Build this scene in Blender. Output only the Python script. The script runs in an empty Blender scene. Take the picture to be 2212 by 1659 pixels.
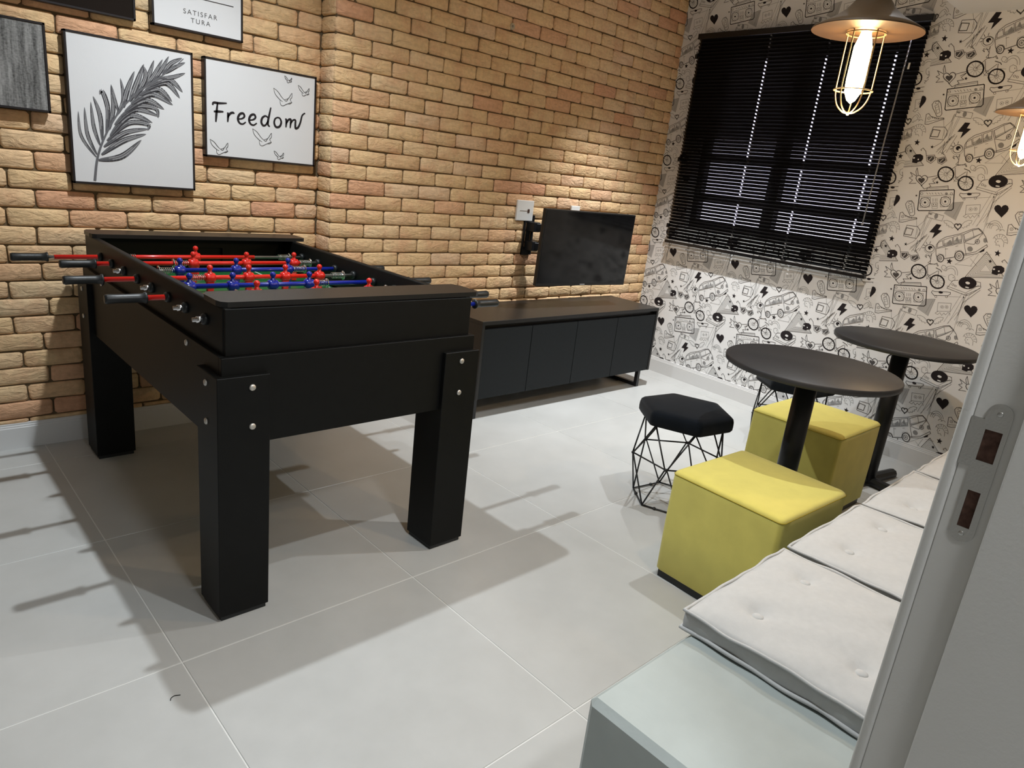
import bpy, bmesh, math, random
from mathutils import Vector, Matrix, Euler
random.seed(7)
D = bpy.data
S = bpy.context.scene
C = S.collection
PI = math.pi

# ------------------------------------------------------------------ camera
CAMLOC = Vector((-0.48634, -1.55089, 1.26143)); YAW, PITCH, ROLL, FPX = 0.777755, 0.294026, 0.114991, 1507.289
_f = Vector((math.sin(YAW)*math.cos(PITCH), math.cos(YAW)*math.cos(PITCH), -math.sin(PITCH)))
_r = Vector((math.cos(YAW), -math.sin(YAW), 0)); _u = _r.cross(_f)
_r, _u = _r*math.cos(ROLL)+_u*math.sin(ROLL), _u*math.cos(ROLL)-_r*math.sin(ROLL)
cd = D.cameras.new('camera'); cam = D.objects.new('camera', cd); C.objects.link(cam)
cd.sensor_width = 36; cd.lens = FPX/2212*36; cd.clip_start = .02; cd.clip_end = 60
cam.matrix_world = Matrix(((_r.x,_u.x,-_f.x,CAMLOC.x),(_r.y,_u.y,-_f.y,CAMLOC.y),(_r.z,_u.z,-_f.z,CAMLOC.z),(0,0,0,1)))
S.camera = cam

# ------------------------------------------------------------------ world, exposure
w = D.worlds.new('daylight'); S.world = w; w.use_nodes = True
w.node_tree.nodes['Background'].inputs[0].default_value = (.84,.80,1,1)
w.node_tree.nodes['Background'].inputs[1].default_value = 2.2
S.view_settings.view_transform = 'Standard'; S.view_settings.look = 'None'
S.view_settings.exposure = 0.06; S.view_settings.gamma = 1; S.view_settings.use_curve_mapping = False

# ceiling lamps: x, y, z, power, colour, cone (deg), blend
LAMPS = [
    (.53, .69, 2.380, 112, (.90,.96,1), 146, .8),
    (2.95, .80, 2.455, 262, (.95,.98,1), 78, .95),
    (2.00, -.50, 2.205, 50, (.92,.965,1), 140, .6),
    (.52, -.78, 2.205, 47, (.90,.96,1), 130, .6),
]
def spot(name, x, y, z, p, col, cone, blend, parent=None):
    l = D.lights.new(name, 'SPOT'); l.energy = p; l.color = col; l.spot_size = math.radians(cone); l.spot_blend = blend
    l.shadow_soft_size = .018
    o = D.objects.new(name, l); C.objects.link(o); o.location = (x, y, z)
    return o
for q in LAMPS: spot('downlight_lamp', *q)
spot('hallway_fill', .12, -1.98, 2.455, 105, (.97,.985,1), 150, .6).data.shadow_soft_size = .16  # added fill light behind the camera, brightens the door jamb

# ------------------------------------------------------------------ helpers
def link(o, parent=None):
    C.objects.link(o)
    if parent: o.parent = parent
    return o
def tag(o, label, cat, group=None):
    o['label'] = label; o['category'] = cat
    if group: o['group'] = group
    return o
def thing(name, label, cat, loc=(0,0,0), rz=0, group=None):
    o = D.objects.new(name, None); o.empty_display_size = .05; C.objects.link(o)
    o.location = loc; o.rotation_euler = (0,0,rz)
    return tag(o, label, cat, group)
def struct(o):
    o['kind'] = 'structure'; return o

class MB:
    """collects shapes into one mesh"""
    def __init__(s): s.bm = bmesh.new(); s.mi = 0
    def _new(s, vs, fs, smooth=False, mi=None):
        v = [s.bm.verts.new(p) for p in vs]; out = []
        for f in fs:
            try:
                q = s.bm.faces.new([v[i] for i in f]); q.smooth = smooth; q.material_index = s.mi if mi is None else mi; out.append(q)
            except ValueError: pass
        return v, out
    def box(s, x0, x1, y0, y1, z0, z1, bev=0, seg=1, M=None, smooth=False):
        b = bmesh.new(); bmesh.ops.create_cube(b, size=1)
        for v in b.verts: v.co = Vector(((x0+x1)/2+v.co.x*(x1-x0), (y0+y1)/2+v.co.y*(y1-y0), (z0+z1)/2+v.co.z*(z1-z0)))
        if bev: bmesh.ops.bevel(b, geom=b.edges[:], offset=bev, segments=seg, profile=.5, affect='EDGES')
        s.add(b, M, smooth or seg > 2); return s
    def add(s, b, M=None, smooth=False):
        if M is not None: bmesh.ops.transform(b, matrix=M, verts=b.verts)
        b.verts.index_update()
        m = {v.index: s.bm.verts.new(v.co) for v in b.verts}
        for f in b.faces:
            try:
                q = s.bm.faces.new([m[v.index] for v in f.verts]); q.smooth = smooth or f.smooth; q.material_index = s.mi
            except ValueError: pass
        b.free()
    def tube(s, pts, r, n=10, cap=True, smooth=True, closed=False):
        pts = [Vector(p) for p in pts]; N = len(pts); rr = r if isinstance(r, (list, tuple)) else [r]*N
        rings = []; pu = None
        for i, p in enumerate(pts):
            a = pts[(i-1) % N] if (i or closed) else p; b = pts[(i+1) % N] if (i < N-1 or closed) else p
            t = (b-a).normalized()
            if pu is None:
                pu = Vector((0,0,1)) if abs(t.z) < .9 else Vector((1,0,0))
            x = (pu - t*pu.dot(t)); x.normalize(); y = t.cross(x); pu = x
            rings.append([s.bm.verts.new(p + x*rr[i]*math.cos(2*PI*k/n) + y*rr[i]*math.sin(2*PI*k/n)) for k in range(n)])
        for i in range(N if closed else N-1):
            A, B = rings[i], rings[(i+1) % N]
            for k in range(n):
                q = s.bm.faces.new((A[k], A[(k+1) % n], B[(k+1) % n], B[k])); q.smooth = smooth; q.material_index = s.mi
        if cap and not closed:
            for R, rev in ((rings[0], True), (rings[-1], False)):
                q = s.bm.faces.new(R[::-1] if rev else R); q.material_index = s.mi
        return s
    def lathe(s, prof, n=32, c=(0,0,0), axis='z', smooth=True):
        rings = []
        for r, z in prof:
            ring = []
            for k in range(n):
                a = 2*PI*k/n; p = (r*math.cos(a), r*math.sin(a), z)
                if axis == 'x': p = (z, p[0], p[1])
                if axis == 'y': p = (p[0], z, p[1])
                ring.append(s.bm.verts.new(Vector(p)+Vector(c)))
            rings.append(ring)
        for A, B in zip(rings, rings[1:]):
            for k in range(n):
                q = s.bm.faces.new((A[k], A[(k+1) % n], B[(k+1) % n], B[k])); q.smooth = smooth; q.material_index = s.mi
        for R in (rings[0], rings[-1]):
            if (R[0].co-R[n//2].co).length > 1e-5:
                q = s.bm.faces.new(R); q.material_index = s.mi
        return s
    def prism(s, poly, z0, z1, M=None, mi=None):
        n = len(poly); vs = [(x,y,z0) for x,y in poly]+[(x,y,z1) for x,y in poly]
        fs = [tuple(range(n))[::-1], tuple(range(n,2*n))]+[(i,(i+1)%n,n+(i+1)%n,n+i) for i in range(n)]
        v, _ = s._new(vs, fs)
        if M is not None:
            for q in v: q.co = M @ q.co
        return s
    def quad(s, *p): s._new(p, [tuple(range(len(p)))]); return s
    def sphere(s, c, r, sc=(1,1,1), seg=12, ring=8):
        b = bmesh.new(); bmesh.ops.create_uvsphere(b, u_segments=seg, v_segments=ring, radius=r)
        for v in b.verts: v.co = Vector((v.co.x*sc[0]+c[0], v.co.y*sc[1]+c[1], v.co.z*sc[2]+c[2]))
        s.add(b, None, True); return s
    def mesh(s, name, mats):
        bmesh.ops.recalc_face_normals(s.bm, faces=s.bm.faces[:])
        me = D.meshes.new(name); s.bm.to_mesh(me); s.bm.free()
        for m in (mats if isinstance(mats, (list, tuple)) else [mats]): me.materials.append(m)
        return me
    def build(s, name, mats, parent=None, loc=None, rot=None, wn=True):
        o = D.objects.new(name, s.mesh(name, mats)); link(o, parent)
        if loc: o.location = loc
        if rot: o.rotation_euler = rot
        return o

def copy_tree(o, parent=None):
    c = o.copy(); C.objects.link(c)
    c.parent = parent
    for ch in o.children: copy_tree(ch, c)
    return c

# ------------------------------------------------------------------ materials
def mat(name, col, rough=.5, spec=.5, metal=0, bump=None, var=None, emit=None, sheen=0, coat=0, trans=0, ior=1.45, alpha=1):
    """bump = (scale, strength, detail); var = (scale, amount) noise variation of the colour"""
    m = D.materials.new(name); m.use_nodes = True; nt = m.node_tree; b = nt.nodes['Principled BSDF']; L = nt.links.new
    b.inputs['Base Color'].default_value = (*col, 1); b.inputs['Roughness'].default_value = rough
    b.inputs['Specular IOR Level'].default_value = spec; b.inputs['Metallic'].default_value = metal
    b.inputs['Sheen Weight'].default_value = sheen; b.inputs['Coat Weight'].default_value = coat
    b.inputs['Transmission Weight'].default_value = trans; b.inputs['IOR'].default_value = ior; b.inputs['Alpha'].default_value = alpha
    tc = nt.nodes.new('ShaderNodeTexCoord')
    if var:
        n = nt.nodes.new('ShaderNodeTexNoise'); n.inputs['Scale'].default_value = var[0]; n.inputs['Detail'].default_value = 5
        L(tc.outputs['Object'], n.inputs['Vector'])
        r = nt.nodes.new('ShaderNodeMapRange'); r.inputs['From Min'].default_value = .3; r.inputs['From Max'].default_value = .7
        r.inputs['To Min'].default_value = 1-var[1]; r.inputs['To Max'].default_value = 1+var[1]; L(n.outputs['Fac'], r.inputs['Value'])
        h = nt.nodes.new('ShaderNodeHueSaturation'); h.inputs['Color'].default_value = (*col, 1); L(r.outputs['Result'], h.inputs['Value']); L(h.outputs['Color'], b.inputs['Base Color'])
    if bump:
        n = nt.nodes.new('ShaderNodeTexNoise'); n.inputs['Scale'].default_value = bump[0]; n.inputs['Detail'].default_value = bump[2] if len(bump) > 2 else 4
        L(tc.outputs['Object'], n.inputs['Vector']); q = nt.nodes.new('ShaderNodeBump'); q.inputs['Strength'].default_value = bump[1]; q.inputs['Distance'].default_value = .004
        L(n.outputs['Fac'], q.inputs['Height']); L(q.outputs['Normal'], b.inputs['Normal'])
    if emit:
        b.inputs['Emission Color'].default_value = (*emit[0], 1); b.inputs['Emission Strength'].default_value = emit[1]
    return m

def brick_mat():
    m = D.materials.new('brick_tan'); m.use_nodes = True; nt = m.node_tree; N = nt.nodes.new; L = nt.links.new; b = nt.nodes['Principled BSDF']
    oi = N('ShaderNodeObjectInfo'); at = N('ShaderNodeAttribute'); at.attribute_name = 'rnd'
    ad = N('ShaderNodeMath'); ad.operation = 'ADD'; L(oi.outputs['Random'], ad.inputs[0]); L(at.outputs['Fac'], ad.inputs[1])
    fr = N('ShaderNodeMath'); fr.operation = 'FRACT'; L(ad.outputs[0], fr.inputs[0])
    cr = N('ShaderNodeValToRGB'); e = cr.color_ramp; L(fr.outputs[0], cr.inputs['Fac'])
    cols = [(0,(.77,.535,.295)),(.25,(.79,.56,.315)),(.45,(.74,.51,.285)),(.62,(.80,.585,.355)),(.74,(.76,.50,.285)),(.83,(.73,.44,.26)),(.90,(.70,.38,.23)),(.95,(.76,.54,.35)),(1,(.77,.535,.295))]
    while len(e.elements) < len(cols): e.elements.new(.5)
    for el, (p, cc) in zip(e.elements, cols): el.position = p; el.color = (*cc, 1)
    geo = N('ShaderNodeNewGeometry')
    n1 = N('ShaderNodeTexNoise'); n1.inputs['Scale'].default_value = 11; n1.inputs['Detail'].default_value = 4; L(geo.outputs['Position'], n1.inputs['Vector'])
    mr = N('ShaderNodeMapRange'); mr.inputs['From Min'].default_value = .46; mr.inputs['From Max'].default_value = .70; mr.inputs['To Max'].default_value = .65; L(n1.outputs['Fac'], mr.inputs['Value'])
    mx = N('ShaderNodeMix'); mx.data_type = 'RGBA'; L(mr.outputs['Result'], mx.inputs['Factor']); L(cr.outputs['Color'], mx.inputs[6]); mx.inputs[7].default_value = (.66,.38,.22,1)
    n3 = N('ShaderNodeTexNoise'); n3.inputs['Scale'].default_value = 60; n3.inputs['Detail'].default_value = 3; L(geo.outputs['Position'], n3.inputs['Vector'])
    m3 = N('ShaderNodeMapRange'); m3.inputs['From Min'].default_value = .3; m3.inputs['From Max'].default_value = .7; m3.inputs['To Min'].default_value = .9; m3.inputs['To Max'].default_value = 1.08; L(n3.outputs['Fac'], m3.inputs['Value'])
    hs = N('ShaderNodeHueSaturation'); L(mx.outputs[2], hs.inputs['Color']); L(m3.outputs['Result'], hs.inputs['Value']); L(hs.outputs['Color'], b.inputs['Base Color'])
    mp = N('ShaderNodeMapping'); mp.inputs['Scale'].default_value = (14,14,38); L(geo.outputs['Position'], mp.inputs['Vector'])
    n2 = N('ShaderNodeTexNoise'); n2.inputs['Scale'].default_value = 1; n2.inputs['Detail'].default_value = 6; n2.inputs['Roughness'].default_value = .6; n2.inputs['Distortion'].default_value = 1.2; L(mp.outputs[0], n2.inputs['Vector'])
    bp = N('ShaderNodeBump'); bp.inputs['Strength'].default_value = 1; bp.inputs['Distance'].default_value = .012; L(n2.outputs['Fac'], bp.inputs['Height']); L(bp.outputs['Normal'], b.inputs['Normal'])
    b.inputs['Roughness'].default_value = .85; b.inputs['Specular IOR Level'].default_value = .2
    return m

def tile_mat():
    m = D.materials.new('floor_porcelain'); m.use_nodes = True; nt = m.node_tree; N = nt.nodes.new; L = nt.links.new; b = nt.nodes['Principled BSDF']
    geo = N('ShaderNodeNewGeometry'); oi = N('ShaderNodeObjectInfo')
    n1 = N('ShaderNodeTexNoise'); n1.inputs['Scale'].default_value = 3.5; n1.inputs['Detail'].default_value = 8; n1.inputs['Roughness'].default_value = .62; L(geo.outputs['Position'], n1.inputs['Vector'])
    ad = N('ShaderNodeMath'); ad.operation = 'MULTIPLY_ADD'; L(oi.outputs['Random'], ad.inputs[0]); ad.inputs[1].default_value = .06; L(n1.outputs['Fac'], ad.inputs[2])
    cr = N('ShaderNodeValToRGB'); e = cr.color_ramp; e.elements[0].position = .3; e.elements[0].color = (.455,.46,.447,1); e.elements[1].position = .75; e.elements[1].color = (.525,.53,.517,1); L(ad.outputs[0], cr.inputs['Fac'])
    L(cr.outputs['Color'], b.inputs['Base Color'])
    b.inputs['Roughness'].default_value = .34; b.inputs['Specular IOR Level'].default_value = .45
    n2 = N('ShaderNodeTexNoise'); n2.inputs['Scale'].default_value = 14; n2.inputs['Detail'].default_value = 5; L(geo.outputs['Position'], n2.inputs['Vector'])
    mr = N('ShaderNodeMapRange'); mr.inputs['To Min'].default_value = .27; mr.inputs['To Max'].default_value = .42; L(n2.outputs['Fac'], mr.inputs['Value']); L(mr.outputs['Result'], b.inputs['Roughness'])
    return m

def bark_mat():
    m = D.materials.new('birch_print'); m.use_nodes = True; nt = m.node_tree; N = nt.nodes.new; L = nt.links.new; b = nt.nodes['Principled BSDF']
    tc = N('ShaderNodeTexCoord'); mp = N('ShaderNodeMapping'); mp.inputs['Scale'].default_value = (55,1,5); L(tc.outputs['Object'], mp.inputs['Vector'])
    n = N('ShaderNodeTexNoise'); n.inputs['Scale'].default_value = 1; n.inputs['Detail'].default_value = 8; n.inputs['Roughness'].default_value = .7; L(mp.outputs[0], n.inputs['Vector'])
    mp2 = N('ShaderNodeMapping'); mp2.inputs['Scale'].default_value = (120,1,160); L(tc.outputs['Object'], mp2.inputs['Vector'])
    n2 = N('ShaderNodeTexNoise'); n2.inputs['Scale'].default_value = 1; n2.inputs['Detail'].default_value = 3; L(mp2.outputs[0], n2.inputs['Vector'])
    ad = N('ShaderNodeMath'); ad.operation = 'MULTIPLY_ADD'; L(n2.outputs['Fac'], ad.inputs[0]); ad.inputs[1].default_value = .35; L(n.outputs['Fac'], ad.inputs[2])
    cr = N('ShaderNodeValToRGB'); e = cr.color_ramp; e.elements[0].position = .52; e.elements[0].color = (.03,.03,.03,1); e.elements[1].position = .86; e.elements[1].color = (.30,.30,.295,1); L(ad.outputs[0], cr.inputs['Fac'])
    L(cr.outputs['Color'], b.inputs['Base Color']); b.inputs['Roughness'].default_value = .6
    return m

M_BRICK = brick_mat(); M_TILE = tile_mat()
M_MORTAR = mat('mortar_dark', (.13,.095,.055), .95, .1, bump=(80,.4))
M_GROUT = mat('grout_white', (.72,.72,.70), .7, .3)
M_PAPER = mat('wallpaper_white', (.77,.77,.765), .75, .25, bump=(300,.05))
M_WHITE = mat('white_paint', (.70,.70,.68), .55, .35, bump=(60,.04))
M_GREYW = mat('grey_paint', (.20,.20,.195), .7, .3)
M_CEIL = mat('ceiling_white', (.74,.74,.72), .9, .1)
M_SKIRT = mat('white_baseboard', (.66,.66,.655), .38, .5)
M_DOOR = mat('lacquered_door_frame', (.60,.60,.575), .42, .35, bump=(220,.06))
INK = [mat('ink_black', (.022,.018,.02), .8, .2), mat('ink_dark', (.085,.08,.08), .8, .2), mat('ink_grey', (.27,.27,.27), .8, .2), mat('ink_white', (.80,.80,.795), .75, .2), mat('ink_pale', (.44,.44,.44), .8, .2)]
M_BLACK = mat('black_board', (.0042,.0044,.0042), .5, .22, bump=(500,.03), var=(30,.12))
M_BLACKTOP = mat('black_board_top', (.010,.0098,.0095), .36, .4, bump=(400,.03), var=(20,.1))
M_RUBBER = mat('black_rubber_grip', (.012,.014,.015), .38, .5, bump=(900,.1))
M_RED = mat('red_plastic', (.62,.018,.012), .22, .5, coat=.3)
M_BLUE = mat('blue_plastic', (.008,.018,.24), .22, .5, coat=.3)
M_CHROME = mat('chrome', (.72,.72,.74), .12, .5, metal=1)
M_STEEL = mat('brushed_steel', (.50,.50,.48), .42, .5, metal=1, bump=(400,.1))
M_GREEN = mat('green_playfield', (.015,.11,.03), .35, .4)
M_LINE = mat('field_line_white', (.75,.75,.73), .5, .4)
M_BOLT = mat('zinc_bolt', (.56,.54,.50), .45, .5, metal=.8, var=(300,.25))
M_CABTOP = mat('dark_wood_top', (.012,.011,.0105), .34, .45, bump=(120,.05), var=(15,.15))
M_CABDOOR = mat('charcoal_door', (.010,.0125,.0145), .52, .22, var=(60,.1))
M_IRON = mat('black_iron', (.011,.0115,.013), .38, .5)
M_SCREEN = mat('tv_screen', (.004,.004,.0045), .09, .55, var=(9,.6))
M_TVCASE = mat('tv_case', (.011,.011,.011), .35, .5)
M_PLATE = mat('white_switch_plate', (.72,.72,.70), .35, .5)
M_BLIND = mat('black_slat', (.007,.0065,.007), .25, .5)
M_WAND = mat('clear_wand', (.75,.75,.75), .1, .5, trans=.75)
M_CORD = mat('black_cord', (.01,.01,.01), .8, .2)
M_ALU = mat('dark_aluminium', (.012,.011,.011), .4, .5)
M_TABLE = mat('black_laminate', (.028,.028,.030), .5, .45, bump=(700,.04))
M_VELVET = mat('black_velvet', (.0045,.0065,.0095), .9, .08, sheen=.1, var=(25,.15))
M_YELLOW = mat('yellow_fabric', (.66,.585,.145), .85, .15, sheen=.25, bump=(700,.12), var=(14,.05))
M_SEAM = mat('yellow_seam', (.33,.26,.03), .9, .1)
M_CONC = mat('concrete', (.40,.445,.435), .62, .3, bump=(35,.25,8), var=(5,.10))
M_LINEN = mat('grey_linen', (.53,.54,.54), .9, .1, bump=(900,.2), var=(60,.03))
M_LSHADED = mat('grey_linen_shaded', (.44,.435,.42), .9, .1, bump=(900,.2))  # darker copy of the linen, for the shade on cushion sides
M_SHADE = mat('lamp_shade_bronze', (.05,.028,.012), .5, .35)  # dark bronze, its brown raised to take in the bulb's flare
M_BULB = mat('bulb_glow', (1,.8,.5), .3, .3, emit=((1,.66,.30), 60))
M_CAGE = mat('brass_cage', (.45,.33,.18), .35, .5, metal=.8)
M_CANVAS = mat('canvas_white', (.66,.665,.68), .8, .2, bump=(600,.1))
M_FRAME = mat('black_frame', (.012,.010,.012), .4, .4)
M_DARKART = mat('dark_print', (.014,.010,.008), .85, .1)
M_BIRCH = bark_mat()
M_HOLESHADE = mat('recess_shade', (.07,.04,.03), .9, .1, var=(120,.4))  # dark colour stands for the shade inside holes and slots
M_GLASS = mat('window_glass', (1,1,1), .02, .5, trans=1)
# ================================================================== ROOM
TH, XW = 0.0673506, 3.589927            # wallpaper wall: turned 3.9 degrees against the brick wall
UV = Vector((math.sin(TH), math.cos(TH), 0)); NV = Vector((-math.cos(TH), math.sin(TH), 0))
def wp(u, n, z): return Vector((XW,0,0)) + UV*u + NV*n + Vector((0,0,z))
WM = Matrix.Translation((XW,0,0)) @ Matrix(((NV.x,UV.x,0,0),(NV.y,UV.y,0,0),(0,0,1,0),(0,0,0,1)))   # local x = into room, y = along wall
YR, YL, XC = 1.466, 1.5925, 1.172      # brick planes: projecting part, recessed part, corner
ZC, ZS, YS = 2.47, 2.22, -.215         # ceiling, soffit underside, soffit edge
YF = -1.365                            # room face of the door wall

# ---- floor
fl = struct(MB().box(-1.7, 3.85, -3.3, 1.75, -.1, -.0015).build('floor', M_GROUT))
T, g = .7, .0017
tm = MB().box(g, T-g, g, T-g, -.012, 0, bev=.0008).mesh('tile', M_TILE)
for i in range(-2, 6):
    for j in range(-4, 3):
        if i > 2 and j < -2: continue
        if i >= 5 and j < -2: continue
        link(D.objects.new('tile', tm), fl).location = (i*T, j*T, 0)

# ---- ceiling, soffit, recessed lamps
ce = struct(MB().box(-1.7, 3.85, -3.3, 1.75, ZC, ZC+.1).build('ceiling', M_CEIL))
MB().box(-.95, 3.85, YF, YS, ZS, ZC).build('soffit', M_CEIL, ce)
M_LENS = mat('lamp_lens', (1,1,1), .4, .3, emit=((1,.95,.88), 12))
rim = MB().lathe([(.046,.0),(.062,.0),(.062,-.006),(.05,-.008),(.046,-.004)], 28).mesh('downlight_ring', M_WHITE)
lens = MB().lathe([(.0001,-.001),(.046,-.001)], 24).mesh('downlight_lens', M_LENS)
for x, y, z, *_ in LAMPS + [(.12,-1.98,ZC)]:  # last entry: fitting for the added hallway fill light
    zz = z+.012 if 2.3 < z < 2.45 else ZC if z > 2.3 else ZS
    if 2.3 < z < 2.45: MB().lathe([(.061,zz-.002),(.061,ZC)], 28, (x,y,0)).build('spot_housing', M_WHITE, ce)
    for nm, me in (('downlight_ring', rim), ('downlight_lens', lens)):
        link(D.objects.new(nm, me), ce).location = (x, y, zz-.0005)

# ---- brick walls
def brick_mesh(seed, L, H=.0625):
    R = random.Random(seed); hx, hz, cr = L/2, H/2, R.uniform(.005,.010)
    base = [(-hx+cr,-hz),(0,-hz),(hx-cr,-hz),(hx,-hz+cr),(hx,hz-cr),(hx-cr,hz),(0,hz),(-hx+cr,hz),(-hx,hz-cr),(-hx,-hz+cr)]
    out = [(x+R.uniform(-.0016,.0016), z+R.uniform(-.0018,.0018)) for x,z in base]
    inn = [(x*(1-.008/hx), z*(1-.006/hz)) for x,z in out]
    me = D.meshes.new('brick')
    n = 10; v = [(x,.016,z) for x,z in out]+[(x,.0045+R.uniform(-.0012,.0012),z) for x,z in out]+[(x,R.uniform(-.0012,.0012),z) for x,z in inn]+[(R.uniform(-.03,.03)*L/.2,R.uniform(-.0025,.0005),R.uniform(-.006,.006))]
    f = []
    for i in range(n):
        k = (i+1) % n
        f += [(i,k,n+k,n+i),(n+i,n+k,2*n+k,2*n+i),(2*n+i,2*n+k,3*n)]
    me.from_pydata(v, [], f); me.materials.append(M_BRICK)
    me.polygons.foreach_set('use_smooth', [True]*len(f)); me.update()
    return me
FULL = [brick_mesh(i, .197) for i in range(14)]; HALF = [brick_mesh(50+i, .088) for i in range(6)]
def project(p):
    d = Vector(p)-CAMLOC; z = d.dot(_f)
    return (1106+FPX*d.dot(_r)/z, 829.5-FPX*d.dot(_u)/z) if z > .05 else (9e9,9e9)
BR = random.Random(11)
ZK = .122
def rows():
    for k in range(-1, 35):
        z0, z1 = ZK+.068*k, ZK+.068*(k+1)
        yield k, max(z0, .10), min(z1, ZC)
def add_bricks(wall, items, limit, vis):
    """items: (centre, length, height, rz). Those seen largest are objects, the rest one mesh."""
    sc = []
    for it in items:
        c = it[0]; px = project(c); d = (c-CAMLOC).length
        ok = -60 < px[0] < 2270 and -60 < px[1] < 1700 and vis(c)
        sc.append(((0 if ok else 1), d, it))
    sc.sort(key=lambda q: (q[0], q[1]))
    rest = []
    for n, (bad, d, (c, Lg, H, rz)) in enumerate(sc):
        src = BR.choice(FULL) if Lg > .125 else BR.choice(HALF)
        bl = .197 if Lg > .125 else .088
        scl = (Lg/bl, 1, H/.0625); yj = BR.uniform(-.0025,.0015)
        if not bad and n < limit:
            o = link(D.objects.new('brick', src), wall); o.location = c + Vector((-math.sin(rz)*yj, math.cos(rz)*yj, 0)); o.scale = scl; o.rotation_euler = (0,0,rz)
        else: rest.append((src, Matrix.Translation(c) @ Matrix.Rotation(rz,4,'Z') @ Matrix.Diagonal((*scl,1))))
    vs, fs, rn = [], [], []
    for src, Mx in rest:
        b = len(vs); vs += [tuple(Mx @ v.co) for v in src.vertices]
        q = BR.random()
        for p in src.polygons: fs.append(tuple(b+i for i in p.vertices))
        rn += [q]*len(src.vertices)
    if vs:
        me = D.meshes.new('brickwork'); me.from_pydata(vs, [], fs); me.materials.append(M_BRICK)
        at = me.attributes.new('rnd', 'FLOAT', 'POINT'); at.data.foreach_set('value', rn)
        me.polygons.foreach_set('use_smooth', [True]*len(fs))
        o = link(D.objects.new('brickwork', me), wall); o['kind'] = 'stuff'
def course(k, z0, z1, xa, xb, first, y):
    it = []; x = xa; nx = xa+first
    while x < xb-.015:
        e = min(nx, xb)
        if e-x > .03:
            it.append((Vector(((x+e)/2, y, (z0+z1)/2+BR.uniform(-.0008,.0008))), e-x-.006, max(z1-z0-.0055,.006), 0))
        x = nx; nx += .205+BR.uniform(-.007,.007)
    return it
wb = struct(MB().box(XC+.009, 3.85, YR+.009, 1.75, 0, ZC).build('wall_back', M_MORTAR))
its = []
for k, z0, z1 in rows():
    its += course(k, z0, z1, XC, 3.70, .093 if k % 2 == 0 else .188, YR)
    its.append((Vector((XC, (YR+.012+YL+.008)/2, (z0+z1)/2)), YL-YR-.004, max(z1-z0-.0055,.006), -PI/2))
add_bricks(wb, its, 298, lambda c: not (c.z < .55 and c.x > 1.8) and not (c.z < .6 and c.x < 1.8))
wr = struct(MB().box(-.95, XC+.02, YL+.009, 1.75, 0, ZC).build('wall_recess', M_MORTAR))
its = []
for k, z0, z1 in rows():
    x0 = .044 if k % 2 == 0 else -.053
    while x0 > -.93: x0 -= .205
    its += course(k, z0, z1, x0, XC+.007, .205, YL)
add_bricks(wr, its, 260, lambda c: c.x > -.4)

# ---- wallpaper wall with window opening
UO0, UO1, ZO0, ZO1 = -.055, 1.20, 1.035, 2.125
m = MB()
for u0, u1, z0, z1 in ((-1.6,UO0,0,ZC),(UO1,1.62,0,ZC),(UO0,UO1,0,ZO0),(UO0,UO1,ZO1,ZC)):
    m.box(-.15, 0, u0, u1, z0, z1, M=WM)
wr2 = struct(m.build('wall_right', M_PAPER))
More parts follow.
